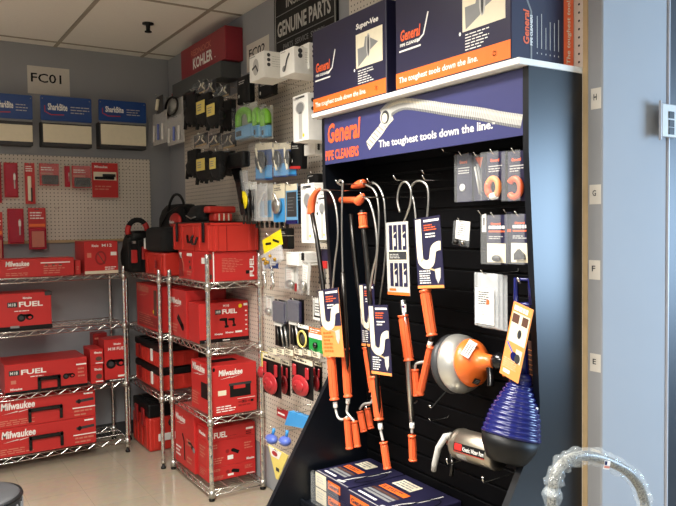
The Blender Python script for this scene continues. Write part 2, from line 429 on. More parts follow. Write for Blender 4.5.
def saw(m, x, z, s, c='black'):
    m.disc(x-.3*s, z, .3*s, .3*s, c); m.disc(x-.3*s, z, .16*s, .16*s, 'dgrey', -.0014)
    m.disc(x+.28*s, z+.02*s, .28*s, .22*s, c); m.rect(x-.3*s, x+.4*s, z+.08*s, z+.26*s, c); m.disc(x+.3*s, z, .12*s, .1*s, 'red', -.0014)
def carton(label, plane, v, px0, px1, pyt, z0, depth, decor, base='red', group=None, name='tool_carton', ztop=None, lo=None, hi=None, seam=True):
    pm = pyt
    A = at(px0, pm, plane, v); B = at(px1, pm, plane, v)
    k = 0 if plane == 'Y' else 1
    a, b_ = A[k], B[k]
    if lo is not None: a = lo
    if hi is not None: b_ = hi
    w = abs(b_-a); c = (a+b_)/2
    zt = ztop if ztop is not None else (A[2]+B[2])/2
    h = zt-z0
    M = FY(c, v, z0) if plane == 'Y' else FX(v, c, z0)
    org = M.to_translation()
    m = MB(M); m.box(-w/2, w/2, 0, depth, 0, h, base, .0025)
    if seam: m.M = M @ TOP(w, h); m.rect(w*.02, w*.98, depth*.5-.001, depth*.5+.001, 'redd' if base == 'red' else 'black')
    m.M = M
    t = m
    extra = []
    decor(m, w, depth, h, M, extra)
    o = m.build(name, org=org); tag(o, label, 'box', group)
    for nm, mb in extra: mb.build(nm, o)
    return o
def handle(M, x, z, w, h, d=.02):
    mb = MB(M)
    mb.box(x-w/2, x-w/2+h*.22, -d, 0, z, z+h, 'blackgloss', .003).box(x+w/2-h*.22, x+w/2, -d, 0, z, z+h, 'blackgloss', .003)
    mb.box(x-w/2, x+w/2, -d, -d*.3, z+h*.72, z+h, 'blackgloss', .004)
    return ('handle', mb)
def fuel(m, x, z, w, h):
    m.box(x, x+w*.28, -.0012, 0, z, z+h, 'dgrey'); m.text('M18', x+w*.03, z+h*.2, w*.2, h*.6, 'white', -.0018)
    m.text('FUEL', x+w*.32, z, w*.68, h, 'white')
# --- rack on the back wall
Y1 = 4.845
def d1(m, w, d, h, M, ex):
    logo(m, w*.02, h*.45, w*.16); m.lines(w*.02, h*.08, w*.2, h*.2, 2, 'flesh')
    m.lines(w*.28, h*.12, w*.18, h*.5, 4, 'flesh'); m.rect(w*.26, w*.47, h*.72, h*.78, 'white')
    for i in range(3): m.disc(w*(.3+i*.05), h*.62, w*.012, h*.05, 'brownk')
carton('long flat red carton on the top shelf of the back rack', 'Y', Y1, 0, 74, 258.5, AZ[3], .2, d1, lo=.16)
def d0(m, w, d, h, M, ex): m.lines(-w*.3, h*.3, w*.6, h*.3, 2, 'flesh')
carton('narrow red carton between the long flat carton and the cube carton', 'Y', 4.87, 75, 80.5, 260, AZ[3], .2, d0)
def d2(m, w, d, h, M, ex):
    m.text('Milwaukee', -w*.28, h*.82, w*.2, h*.08, 'white'); m.text('M12', w*.02, h*.82, w*.3, h*.09, 'white')
    m.disc(-.02*w, h*.48, w*.17, h*.22, 'redd'); m.disc(-.02*w, h*.48, w*.12, h*.16, 'red', -.0014); m.band([(-.1*w,h*.62),(.02*w,h*.42),(.1*w,h*.3)], .006, 'brownk', -.0018)
    m.rect(-w*.42, -w*.3, h*.5, h*.64, 'flesh'); m.rect(w*.28, w*.46, h*.55, h*.66, 'white'); m.rect(-w*.5, w*.5, 0, h*.09, 'cream'); m.lines(w*.1, h*.1, w*.36, h*.12, 2, 'white')
carton('cube-shaped red carton at the right end of the back rack top shelf', 'Y', 4.85, 84, 117.5, 241, AZ[3], .28, d2)
def d3(m, w, d, h, M, ex):
    fuel(m, w*.1, h*.63, w*.32, h*.14); m.text('Milwaukee', w*.24, h*.84, w*.08, h*.06, 'white'); m.lines(w*.16, h*.5, w*.14, h*.05, 1, 'white')
    m.box(-w/2-.004, w/2+.003, -.006, d, .0005, h*.12, 'black', .004); saw(m, w*.26, h*.34, w*.13); m.box(w*.44, w*.5+.004, -.004, d*.3, h*.9, h+.003, 'dgrey', .003)
    m.rect(w*.12, w*.2, h*.08, h*.14, 'grey', -.0068)
carton('red carton printed FUEL with black base, second shelf of the back rack', 'Y', 4.85, 0, 51, 293, AZ[2], .24, d3, lo=.22)
def d4(m, w, d, h, M, ex):
    fuel(m, -w*.45, h*.62, w*.44, h*.17); m.lines(-w*.2, h*.5, w*.2, h*.06, 1, 'white'); saw(m, w*.27, h*.4, w*.13)
    m.rect(-w*.43, -w*.37, h*.34, h*.46, 'flesh'); m.text('Milwaukee', -w*.44, h*.12, w*.14, h*.08, 'white'); m.rect(w*.36, w*.49, h*.74, h*.79, 'white')
    m.lines(w*.38, h*.3, w*.1, h*.38, 3, 'flesh'); m.rect(-w*.5, w*.5, -.0, h*.08, 'black'); ex.append(handle(M, w*.02, 0, w*.28, h*.5))
carton('wide red carton printed FUEL with black handle, third shelf of the back rack', 'Y', 4.845, 4, 87, 361, AZ[1], .33, d4)
def d5(m, w, d, h, M, ex):
    m.text('Milwaukee', -w*.2, h*.7, w*.6, h*.14, 'white'); m.rect(-w*.1, w*.48, h*.08, h*.14, 'white'); m.disc(w*.15, h*.38, w*.25, h*.14, 'brownk')
sb = at(95,365,'Y',4.85)[2]
carton('small red carton at the bottom of a pair beside the wide carton', 'Y', 4.85, 90.5, 103, 365, AZ[1], .2, d5)
carton('small red carton on top of the pair beside the wide carton', 'Y', 4.85, 90, 103, 349, at(97,365,'Y',4.85)[2]+.001, .2, d5)
def d6(m, w, d, h, M, ex):
    m.text('M18 FUEL', -w*.35, h*.74, w*.75, h*.07, 'white', shear=.1); m.text('Milwaukee', -w*.1, h*.86, w*.3, h*.05, 'white'); saw(m, -w*.02, h*.42, w*.7)
    m.rect(w*.05, w*.48, h*.1, h*.14, 'white'); m.rect(-w*.5, w*.5, 0, h*.06, 'black'); m.lines(-w*.3, 0.002, w*.7, h*.05, 1, 'white', -.0014)
carton('upright red carton showing a black saw, right end of the third shelf', 'Y', 4.85, 104, 127.5, 339, AZ[1], .16, d6)
def dx(m, w, d, h, M, ex): m.rect(-w*.4, w*.4, h*.86, h*.9, 'flesh')
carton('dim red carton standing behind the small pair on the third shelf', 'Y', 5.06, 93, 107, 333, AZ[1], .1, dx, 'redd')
def d7(m, w, d, h, M, ex):
    logo(m, -w*.05, h*.5, w*.19); m.lines(-w*.06, h*.08, w*.2, h*.22, 3, 'flesh'); ex.append(handle(M, w*.20, h*.12, w*.20, h*.5, .018))
    m.rect(w*.36, w*.5, h*.36, h*.4, 'white'); m.lines(w*.37, h*.05, w*.12, h*.28, 2, 'flesh'); m.band([(w*.38,h*.62),(w*.49,h*.66)], .018, 'dgrey'); m.disc(w*.4, h*.62, .012, .016, 'black', -.0014)
    m.rect(w*.43, w*.485, h*.86, h*.92, 'white')
zmid = .281
carton('long red carton with black handle on the bottom shelf, lower of two', 'Y', 4.845, 0, 96, 428, AZ[0], .3, d7, ztop=zmid, lo=.08)
carton('long red carton with black handle on the bottom shelf, upper of two', 'Y', 4.85, 0, 95, 391, zmid+.001, .3, d7, lo=.08, ztop=.459)
# --- racks on the right wall.  front faces look toward the aisle end (-Y), left sides (-X) show too
def side(m, w, d, M): m.M = M @ LEFT(w, d); return d
XL = 1.492
def e1(m, w, d, h, M, ex):
    m.lines(-w*.22, h*.3, w*.42, h*.48, 9, 'flesh', fill=.3); m.rect(-w*.40, -w*.375, 0, h, 'white'); m.rect(-w*.49, -w*.42, h*.75, h*.93, 'brownk'); m.rect(-w*.49, -w*.42, h*.1, h*.25, 'brownk')
    m.M = M @ Matrix(((0,0,-1,w*.43),(0,1,0,0),(1,0,0,h*.12),(0,0,0,1))) ; m.text('FUEL', 0, 0, h*.7, w*.09, 'white'); m.M = M
    m.rect(w*.26, w*.33, h*.22, h*.34, 'black')
    side(m, w, d, M); m.rect(d*.6, d*.9, h*.6, h*.8, 'white'); m.M = M
yb = at(211,262,'X',XL)[1]
carton('red carton with a list of white print, under the large red crate', 'Y', 3.72, 212, 257, 251.5, SZ[3], .23, e1, lo=XL+.008, ztop=1.40)
def e2(m, w, d, h, M, ex):
    side(m, w, d, M)
    m.poly([(d*.05,h*.9),(d*.3,h*.6),(d*.38,h*.1),(d*.05,h*.05)], 'redd'); m.band([(d*.22,h*.85),(d*.36,h*.5),(d*.34,h*.15)], .012, 'flesh'); m.rect(d*.08, d*.25, h*.72, h*.93, 'white')
    m.rect(d*.62, d*.98, h*.82, h*.92, 'white'); m.disc(d*.8, h*.62, .014, .009, 'brownk'); m.disc(d*.84, h*.42, .016, .012, 'brownk'); m.lines(d*.62, h*.12, d*.32, h*.2, 2, 'flesh'); m.M = M
A = at(178,250,'X',1.495)
carton('red carton with a white top stripe between the small case and the listed carton', 'Y', 3.955, 190, 215, 251, SZ[3]+.0, 4.19-3.955, e2, lo=1.5, hi=1.74, ztop=1.40)
def e3(m, w, d, h, M, ex):
    fuel(m, -w*.18, h*.7, w*.44, h*.12); m.text('M18', -w*.02, h*.88, w*.12, h*.06, 'white'); drill(m, 0, h*.48, h*.26); drill(m, w*.16, h*.48, h*.22)
    m.text('Milwaukee', -w*.2, h*.18, w*.16, h*.05, 'white'); m.text('Milwaukee', w*.02, h*.2, w*.16, h*.05, 'white'); m.rect(w*.22, w*.36, h*.2, h*.25, 'white')
    m.disc(w*.33, h*.88, .012, .012, 'yellow'); m.rect(-w*.5, w*.5, 0, h*.09, 'black'); m.rect(-w*.04, w*.1, h*.03, h*.05, 'white', -.0014); m.rect(-w*.4, -w*.3, h*.03, h*.06, 'grey', -.0014)
    for i in range(5): m.rect(w*.43, w*.47, h*(.25+.12*i), h*(.28+.12*i), 'white')
    m.rect(w*.4, w*.48, h*.88, h*.94, 'white')
carton('red carton printed FUEL with two drills and a yellow dot', 'Y', 3.87, 196.5, 256, 302, SZ[2], .17, e3, lo=1.5, hi=1.815)
def e4(m, w, d, h, M, ex):
    side(m, w, d, M); logo(m, d*.06, h*.62, d*.62); m.lines(d*.06, h*.08, d*.35, h*.2, 3, 'flesh')
    m.M = M@LEFT(w,d)@Matrix.Translation((d*.58,0,h*.34))@Matrix.Rotation(math.radians(35),4,'Y'); m.rect(-d*.2, d*.2, -.02, .02, 'black'); m.disc(d*.2, 0, .026, .022, 'black'); m.M = M
    m.rect(-w*.42, w*.3, h*.3, h*.8, 'redd'); m.lines(-w*.3, h*.4, w*.5, h*.3, 3, 'flesh'); ex.append(handle(M, -.02, h*.4, w*.5, h*.2))
carton('red carton with white logo and a black tool, behind the FUEL carton', 'Y', 4.07, 190, 215, 287, SZ[2], .26, e4, lo=1.497, hi=1.76, ztop=1.155)
def e5(m, w, d, h, M, ex):
    side(m, w, d, M); logo(m, d*.05, h*.7, d*.5, 'flesh'); m.rect(d*.1, d*.9, h*.06, h*.3, 'redd'); m.lines(d*.1, h*.1, d*.8, h*.25, 5, 'flesh', fill=.3)
    m.box(d*.78, d*.88, -.004, 0, h*.35, h*.9, 'brownk'); m.disc(d*.74, h*.42, .012, .012, 'yellow'); m.M = M
A = at(128,280,'X',1.495); B = at(157,287,'X',1.495)
carton('red carton on the second shelf of the far rack, left of the logo cartons', 'Y', 4.42, 150, 165, 287, SZ[2], .5, e5, lo=1.45, hi=1.70, ztop=1.16)
def e6(m, w, d, h, M, ex):
    logo(m, -w*.34, h*.72, w*.52); m.rect(-w*.36, -w*.18, h*.4, h*.5, 'cream')
    m.box(-w*.1, w*.36, -.0012, 0, h*.34, h*.57, 'black'); m.box(-w*.12, w*.38, -.0016, 0, h*.57, h*.62, 'dgrey'); m.rect(-w*.02, w*.24, h*.5, h*.57, 'red', -.002)
    m.lines(-w*.4, h*.06, w*.45, h*.14, 3, 'white'); m.rect(w*.06, w*.46, h*.29, h*.3, 'white'); m.lines(w*.08, h*.12, w*.36, h*.14, 2, 'redd'); m.disc(w*-.44, h*.93, .008, .012, 'black')
    m.rect(w*.16, w*.26, h*.2, h*.25, 'black'); m.rect(w*.36, w*.42, h*.2, h*.25, 'black')
    side(m, w, d, M); logo(m, d*.08, h*.72, d*.62); m.lines(d*.05, h*.1, d*.4, h*.28, 5, 'flesh'); m.rect(d*.5, d*.98, h*.3, h*.62, 'black'); m.M = M
    m.M = M@TOP(w, h); m.rect(w*.15, w*.75, d*.35, d*.6, 'black'); m.M = M
carton('big red carton picturing a black tool box, third shelf of near rack', 'Y', 3.70, 213, 255, 364, SZ[1], .31, e6, lo=XL+.006, hi=1.78)
def e7(m, w, d, h, M, ex):
    m.rect(w*-.1, w*.02, h*.22, h*.38, 'white'); m.band([(w*.02,h*.56),(w*.14,h*.44)], .02, 'black'); m.disc(w*.02, h*.56, .014, .01, 'black', -.0014); m.lines(-w*.42, h*.12, w*.28, h*.26, 3, 'flesh'); m.lines(w*.26, h*.5, w*.18, h*.3, 3, 'flesh')
    m.text('Milwaukee', w*.3, h*.08, w*.17, h*.1, 'white'); m.lines(-w*.45, h*.7, w*.2, h*.2, 2, 'flesh'); m.disc(-w*.1, h*.55, .012, .012, 'redd')
    side(m, w, d, M); m.lines(d*.2, h*.3, d*.6, h*.5, 4, 'flesh'); m.M = M
z1_ = at(240,463,'Y',3.80)[2]; z2_ = at(240,437,'Y',3.80)[2]; z3_ = at(240,424,'Y',3.80)[2]
carton('red carton with white sticker on the lowest shelf, bottom of the stack', 'Y', 3.80, 205, 262, 463, SZ[0], .16, e7, lo=1.51, hi=1.812, ztop=z1_)
carton('red carton with white sticker on the lowest shelf, middle of the stack', 'Y', 3.80, 205, 262, 437, z1_+.001, .16, e7, lo=1.51, hi=1.812, ztop=z2_)
def e8(m, w, d, h, M, ex):
    fuel(m, -w*.5, h*.2, w*.4, h*.45); m.rect(w*.3, w*.46, h*.5, h*.66, 'white'); m.lines(w*.3, h*.1, w*.15, h*.3, 2, 'black'); m.lines(-w*.1, h*.2, w*.3, h*.1, 1, 'redd')
    side(m, w, d, M); m.text('Milwaukee', d*.2, h*.35, d*.6, h*.3, 'white'); m.M = M
carton('slim red carton printed FUEL lying on the lowest shelf stack', 'Y', 3.80, 205, 262, 424, z2_+.001, .16, e8, lo=1.51, hi=1.812, ztop=z3_)
def e9(m, w, d, h, M, ex):
    side(m, w, d, M); logo(m, d*.06, h*.7, d*.5); m.lines(d*.05, h*.12, d*.28, h*.2, 3, 'white'); m.band([(d*.4,h*.56),(d*.48,h*.45),(d*.5,h*.12)], .02, 'black')
    m.lines(d*.62, h*.4, d*.3, h*.14, 2, 'flesh'); m.band([(d*.7,h*.5),(d*.98,h*.4)], .03, 'black'); m.disc(d*.97, h*.4, .02, .016, 'grey', -.0014); m.lines(d*.62, h*.1, d*.3, h*.14, 2, 'flesh'); m.M = M
    m.lines(-w*.4, h*.7, w*.8, h*.1, 1, 'flesh')
carton('tall red carton with white logo behind the lowest shelf stack', 'Y', 3.975, 192, 215, 404, SZ[0], .335, e9, lo=1.495, hi=1.77, ztop=at(169,400,'X',1.495)[2])
# ------------------------------------------------------------------ plastic cases
def case(label, x0, x1, y0, y1, z0, z1, lid=.35, latches=2):
    t = thing('tool_case', label, 'tool case', ((x0+x1)/2,(y0+y1)/2,z0))
    zl = z1-(z1-z0)*lid
    m = MB().box(x0, x1, y0, y1, z0, zl, 'redp', .008)
    n = int((y1-y0)/.06)
    for i in range(n):
        yy = y0+(i+.5)*(y1-y0)/n; m.box(x0-.004, x0, yy-.008, yy+.008, z0+.012, zl-.01, 'redp', .002)
    for i in range(4):
        xx = x0+(i+.5)*(x1-x0)/4; m.box(xx-.008, xx+.008, y0-.004, y0, z0+.012, zl-.01, 'redp', .002)
    m.build('tray', t)
    m = MB().box(x0-.003, x1+.003, y0-.003, y1+.003, zl+.001, z1-.008, 'black', .008)
    for i in range(5):
        yy = y0+(i+.5)*(y1-y0)/5; m.box(x0+.02, x1-.02, yy-.02, yy+.02, z1-.009, z1, 'black', .003)
    m.build('lid', t)
    for i in range(latches):
        yy = y0+(i+.5)*(y1-y0)/latches; MB().box(x0-.010, x0-.0035, yy-.018, yy+.018, z0+.03, zl+.012, 'white' if i == 0 else 'redd', .002).build('latch', t)
    return t
za, zb_ = SZ[1], SZ[1]+.135
case('red organiser case with black lid on the third shelf, lower of two', 1.455, 1.73, 4.48, 5.0, SZ[1], SZ[1]+.154)
case('red organiser case with black lid on the third shelf, upper of two', 1.455, 1.73, 4.48, 5.0, SZ[1]+.1545, SZ[1]+.308)
# rolling box on the far rack's bottom shelf
t = thing('rolling_tool_box', 'deep red plastic tool box with black lid at floor level of the far rack', 'tool box', (1.59,4.9,0))
x0, x1, y0, y1, z0 = 1.455, 1.73, 4.72, 5.08, .0
m = MB().box(x0, x1, y0, y1, z0+.002, z0+.235, 'redp', .012)
for yy in (y0+.05, y0+.16, y0+.26, y0+.33): m.box(x0-.008, x0, yy-.02, yy+.02, z0+.02, z0+.22, 'redp', .004)
for xx in (x0+.05, x0+.24): m.box(xx-.02, xx+.02, y0-.008, y0, z0+.02, z0+.22, 'redp', .004)
m.build('body', t)
m = MB().box(x0-.004, x1+.004, y0-.004, y1+.004, z0+.236, z0+.33, 'black', .012)
for i in range(6): m.box(x0+.03, x1-.03, y0+.03+i*.05, y0+.07+i*.05, z0+.328, z0+.336, 'black', .003)
m.build('lid', t)
for yy in (y0+.1, y0+.25): MB().box(x0-.018, x0-.005, yy-.03, yy+.03, z0+.17, z0+.29, 'redd', .004).build('latch', t)
MB().box(x0+.06, x0+.2, y0-.012, y0-.004, z0+.07, z0+.12, 'white', .002).build('label_plate', t)
mw_ = MB().lathe((x0+.16,y0-.012,z0+.19), (0,-1,0), [(0,.03),(.012,.03),(.014,.02)], 'black', 16); mw_.build('wheel', t)
# small red case on the top shelf corner
t = thing('tool_case', 'small plain red plastic case at the corner of the far rack top', 'tool case', (1.6,4.3,SZ[3]))
m = MB().box(1.452, 1.565, 4.33, 4.72, SZ[3]+.001, SZ[3]+.15, 'redp', .012)
for yy in (4.38,4.52,4.66): m.box(1.446, 1.452, yy-.02, yy+.02, SZ[3]+.015, SZ[3]+.13, 'redp', .003)
m.build('shell', t); MB().box(1.441, 1.4455, 4.44, 4.48, SZ[3]+.05, SZ[3]+.1, 'redd', .002).build('latch', t)
# large crate resting on the two cartons
zc = 1.402
yA, yB = 3.70, 4.28
t = thing('storage_crate', 'large open-topped red plastic crate lying on the top shelf cartons', 'crate', (1.65,3.9,zc))
m = MB(); x0, x1, z0, z1 = 1.50, 1.85, zc, zc+.162
x1 = 1.818
m.box(x0+.01, x1-.01, yA+.01, yB-.01, z0, z0+.006, 'redp')
m.box(x0+.006, x0+.012, yA+.006, yB-.006, z0, z1, 'redp').box(x1-.012, x1-.006, yA+.006, yB-.006, z0, z1, 'redp')
m.box(x0+.006, x1-.006, yA+.006, yA+.012, z0, z1, 'redp').box(x0+.006, x1-.006, yB-.012, yB-.006, z0, z1, 'redp')
m.box(x0, x1, yA, yA+.016, z1-.016, z1-.001, 'redp', .003).box(x0, x0+.016, yA, yB, z1-.016, z1-.001, 'redp', .003)
for xx in (x0+.012, x0+.05, x1-.06, x1-.02): m.box(xx-.011, xx+.011, yA, yA+.008, z0+.002, z1-.015, 'redp', .003)
m.box(x0+.11, x0+.113, yA+.003, yA+.008, z0+.002, z1-.015, 'redd')
for yy in (yA+.012, yA+.15, yA+.24, yB-.15, yB-.012): m.box(x0, x0+.008, yy-.012, yy+.012, z0+.002, z1-.015, 'redp', .003)
m.build('body', t)
m = MB()
m.box(x0+.003, x1-.003, yA+.003, yB-.003, z1, z1+.007, 'darksteel', .003)
m.build('lid', t)
for yy in (yA+.07, yB-.08): MB().box(x0-.008, x0-.0005, yy-.016, yy+.016, z0+.05, z1+.004, 'blackgloss', .003).build('latch', t)
for yy, dz in ((yA+.2,.02),(yA+.27,.03)):
    MB().tube([(x0-.006,yy-.045,z0+.06+dz),(x0-.012,yy-.02,z0+.02+dz),(x0-.012,yy+.02,z0+.02+dz),(x0-.006,yy+.045,z0+.06+dz)], .007, 'blackgloss', 8).build('handle', t)
# charger on the crate
t = thing('battery_charger', 'red and clear plastic tool part lying on the large red crate', 'tool', (1.70,4.0,zc+.143))
m = MB().box(1.62, 1.74, 3.90, 3.99, zc+.1695, zc+.22, 'redp', .012)
m.build('base', t)
MB().box(1.585, 1.765, 3.905, 3.985, zc+.221, zc+.262, 'redp', .012).build('cap', t)
for xx in (1.65, 1.68, 1.71): MB().box(xx-.004, xx+.004, 3.894, 3.8995, zc+.175, zc+.218, 'cream', .001).build('rib', t)
# ------------------------------------------------------------------ tool bags
def bag_mesh(x0, x1, y0, y1, z0, z1, mt, taper=.75, n=8):
    m = MB(); bm = bmesh.new(); bmesh.ops.create_cube(bm, size=1)
    bmesh.ops.subdivide_edges(bm, edges=bm.edges[:], cuts=5, use_grid_fill=True)
    for v in bm.verts:
        x, y, z = v.co
        k = 1-(1-taper)*max(0, z+.5)**2
        d = (abs(2*x)**6+abs(2*y)**6+abs(2*z)**6)**(1/6) or 1
        q = .96+.04*math.sin(13*x+7*y+11*z)
        v.co = ((x0+x1)/2+x/d*(x1-x0)*k*q, (y0+y1)/2+y/d*(y1-y0)*k*q, (z0+z1)/2+z/d*(z1-z0))
    bm.verts.index_update()
    m.add([tuple(v.co) for v in bm.verts], [tuple(v.index for v in f.verts) for f in bm.faces], mt, True); bm.free(); return m
t = thing('tool_bag', 'black and red tool bag with arched handle at the far end of the rack', 'bag', (1.55,4.8,SZ[3]))
z0 = 1.232
bag_mesh(1.352, 1.58, 4.78, 5.02, z0, z0+.27, 'fabric', .78).build('body', t)
m = MB(); m.box(1.375, 1.42, 4.768, 4.795, z0+.07, z0+.16, 'red', .008).box(1.45, 1.52, 4.768, 4.795, z0+.09, z0+.18, 'red', .008); m.build('pocket', t)
for xx in (1.366, 1.435, 1.545): MB().box(xx-.008, xx+.008, 4.764, 4.79, z0+.03, z0+.22, 'fabric', .002).build('strap', t)
cx_, cz_, rr_ = 1.45, z0+.285, .068
pts = [(cx_+rr_*math.cos(math.radians(a)), 4.86, cz_+rr_*1.15*math.sin(math.radians(a))) for a in range(-30, 211, 15)]
MB().tube(pts, .018, 'fabric', 8).build('handle', t)
MB().tube(pts[1:6], .0195, 'red', 8).build('handle_grip', t); MB().tube(pts[12:16], .0195, 'red', 8).build('handle_grip', t)
bag_mesh(1.39, 1.52, 4.80, 4.92, z0+.22, z0+.29, 'black', .8).build('tool_head', t)
for xx, zz in ((1.39,.2),(1.48,.22),(1.51,.2)): MB().box(xx, xx+.02, 4.768, 4.80, z0+zz, z0+zz+.02, 'zinc', .002).build('buckle', t)
t = thing('backpack', 'black tool backpack with red front pocket and top loop, behind the crate', 'bag', (1.70,4.60,SZ[3]))
zz0 = SZ[3]+.002
bag_mesh(1.60, 1.80, 4.385, 5.02, zz0, 1.70, 'fabric', .74).build('body', t)
MB().tube([at(*p,'X',1.60) for p in ((160,233),(162,224),(168,213),(178,206.5),(190,206))], .006, 'black', 6).build('zip', t)
A = at(165,227,'X',1.60); B = at(182,213.5,'X',1.60)
MB().blob(((1.615),(A[1]+B[1])/2,(A[2]+B[2])/2-.005), (.02,.11,.055), 'red', 16).build('pocket', t)
mm = MB(FX(1.590, (A[1]+B[1])/2, (A[2]+B[2])/2-.02)); mm.text('Milwaukee', -.05, 0, .1, .022, 'white'); mm.build('lettering', t)
lp = [at(168,213,'X',1.63), at(170,203,'X',1.63), at(174,195.5,'X',1.63), at(179,195,'X',1.63), at(183,201,'X',1.63), at(185,211,'X',1.63)]
MB().tube(bez(lp), .009, 'fabric', 8).build('loop', t)
t = thing('tool_pouch', 'plain black soft pouch between the two tool bags', 'pouch', (1.53,4.45,SZ[3]+.15))
bag_mesh(1.44, 1.60, 4.30, 4.74, SZ[3]+.151, SZ[3]+.315, 'fabric', .9).build('body', t)
MB().box(1.433, 1.442, 4.66, 4.668, SZ[3]+.17, SZ[3]+.24, 'white').build('tag', t)
t = thing('tool_pouch', 'lumpy black pouch on top of the crate beside the backpack', 'pouch', (1.66,4.12,zc+.17))
bag_mesh(1.56, 1.76, 4.0, 4.27, zc+.1695, zc+.275, 'fabric', .65).build('body', t)
MB().tube([(1.558,4.04,zc+.20),(1.55,4.1,zc+.19),(1.558,4.2,zc+.21)], .004, 'zinc', 6).build('buckle', t)

# ------------------------------------------------------------------ hanging goods
def hook(label, X, y, z, wall=1.829, name='peg_hook', tick=True):
    """chrome wire hook standing out from the wall, raised at its tip"""
    m = MB().tube([(wall-.001,y,z+.012),(wall-.006,y,z),(X+.016,y,z),(X+.013,y,z),(X+.011,y,z),(X,y,z),(X-.014,y,z+.014)], .0022, 'chrome', 6)
    tag(m.build(name, org=(wall,y,z)), 'chrome hook '+label, 'hook', None)
def hookY(label, x, Y, z):
    m = MB().tube([(x,5.245,z+.012),(x,5.24,z),(x,Y+.013,z),(x,Y+.010,z),(x,Y,z),(x,Y-.012,z+.014)], .0022, 'chrome', 6)
    tag(m.build('peg_hook', org=(x,5.245,z)), 'chrome hook '+label, 'hook', None)
PACKS = 0
def pack(label, cat, name, plane, v, px0, px1, py0, py1, fn, hk=True, wall=1.829, lean=0, hkz=.012, group=None):
    """goods hung on a hook.  fn(m, w, h, t, M) adds to the main mesh (local frame: x right, y back, z up) """
    pm = (py0+py1)/2
    k = 0 if plane == 'Y' else 1
    A = at(px0, pm, plane, v); B = at(px1, pm, plane, v)
    c = (A[k]+B[k])/2; w = abs(A[k]-B[k])
    T = at((px0+px1)/2, py0, plane, v)[2]; Bz = at((px0+px1)/2, py1, plane, v)[2]; h = T-Bz
    M = (FY(c, v, Bz) if plane == 'Y' else FX(v, c, Bz))
    if lean: M = M @ Matrix.Translation((0,0,h)) @ Matrix.Rotation(math.radians(lean), 4, 'Y') @ Matrix.Translation((0,0,-h))
    t = thing(name, label, cat, FY(0,0,0) @ M.to_translation(), group)
    fn(w, h, t, M)
    if hk:
        if plane == 'Y': hookY('holding the '+' '.join(label.split()[:12]), c, v-.01, T-.036*h)
        else: hook('holding the '+' '.join(label.split()[:12]), v-.012, c, T-.036*h, wall)
    return t
def card_(M, w, h, t, col='white', th=.002, y=0, name='card', hole=True):
    m = MB(M); m.box(-w/2, w/2, y, y+th, 0, h, col)
    if hole: m.box(-w*.12, w*.12, y-.0006, y, h*.955, h*.975, 'dgrey')
    return m
# ---- back wall peg board
def p_blade(w, h, t, M, c='redd'):
    m = card_(M, w, h, t, 'red'); m.lines(-w*.4, h*.8, w*.8, h*.12, 2, 'white'); m.build('card', t)
    m = MB(M); m.box(-w*.45, w*.45, -.012, -.001, h*.03, h*.97, 'clearred', .004); m.build('blister', t)
    m = MB(M); m.box(w*.18, w*.27, -.018, -.0125, h*.25, h*.7, 'lgrey', .002).box(w*.15, w*.3, -.02, -.0125, h*.5, h*.66, 'white', .002); m.build('tool', t)
def p_tall(w, h, t, M):
    card_(M, w, h, t, 'red').lines(-w*.4, h*.78, w*.8, h*.16, 3, 'white').build('card', t)
    MB(M).box(-w*.25, w*.12, -.012, -.0005, h*.08, h*.68, 'cream', .004).box(w*.02, w*.2, -.014, -.0005, h*.05, h*.4, 'darksteel', .003).build('tool', t)
def p_bit(w, h, t, M):
    m = card_(M, w, h, t, 'red'); m.lines(-w*.42, h*.66, w*.7, h*.2, 2, 'white'); m.rect(-w*.45, w*.2, h*.5, h*.58, 'flesh'); m.build('card', t)
    MB(M).box(-w*.4, w*.45, -.025, -.0005, h*.05, h*.46, 'black', .008).box(-w*.3, w*.1, -.027, -.0005, h*.14, h*.3, 'dgrey', .004).build('tool', t)
    MB(M).box(-w*.48, w*.48, -.03, -.0255, 0, h, 'clear', .004).build('blister', t)
def p_card(w, h, t, M):
    m = card_(M, w, h, t, 'red', .003); m.text('Milwaukee', -w*.4, h*.85, w*.5, h*.07, 'white'); m.rect(-w*.44, w*.44, h*.5, h*.74, 'cream'); m.lines(-w*.4, h*.2, w*.8, h*.16, 2, 'flesh'); m.build('card', t)
    MB(M).box(-w*.4, w*.35, -.012, -.002, h*.52, h*.6, 'black', .004).box(-w*.1, w*.4, -.012, -.002, h*.6, h*.68, 'darksteel', .003).build('knife', t)
def p_bag(w, h, t, M):
    m = card_(M, w, h, t, 'red'); m.lines(-w*.4, h*.72, w*.8, h*.2, 3, 'white'); m.rect(-w*.45, w*.45, h*.55, h*.62, 'orange'); m.build('card', t)
    MB(M).box(-w*.5, w*.5, -.02, -.0005, 0, h*.52, 'clearred', .008).build('pouch', t)
    MB(M).box(-w*.35, w*.35, -.022, -.0205, h*.06, h*.44, 'flesh', .0005).build('insert', t)
yb_ = 5.19
pack('red carded bit set with clear cover at the far left of the top peg row', 'tool pack', 'tool_pack', 'Y', yb_, 4, 18, 162.5, 197.5, p_blade)
pack('narrow tall red card with a silver tool, second from left in the top row', 'tool pack', 'tool_pack', 'Y', yb_, 25, 35, 163, 204, p_tall)
pack('wide red card with a black tool, third from left in the top row', 'tool pack', 'tool_pack', 'Y', yb_, 39.5, 59, 163.5, 185.5, p_bit)
pack('thin red pack seen edge-on left of the centre black tool card', 'tool pack', 'tool_pack', 'Y', yb_+.01, 64.5, 70, 166, 187, p_blade)
pack('wide red card with a black tool left of the glossy red card', 'tool pack', 'tool_pack', 'Y', yb_, 72, 91, 166, 188, p_bit)
pack('large glossy red card with a folding knife, at the right of the top row', 'tool pack', 'tool_pack', 'Y', yb_, 92, 118, 163, 197.5, p_card)
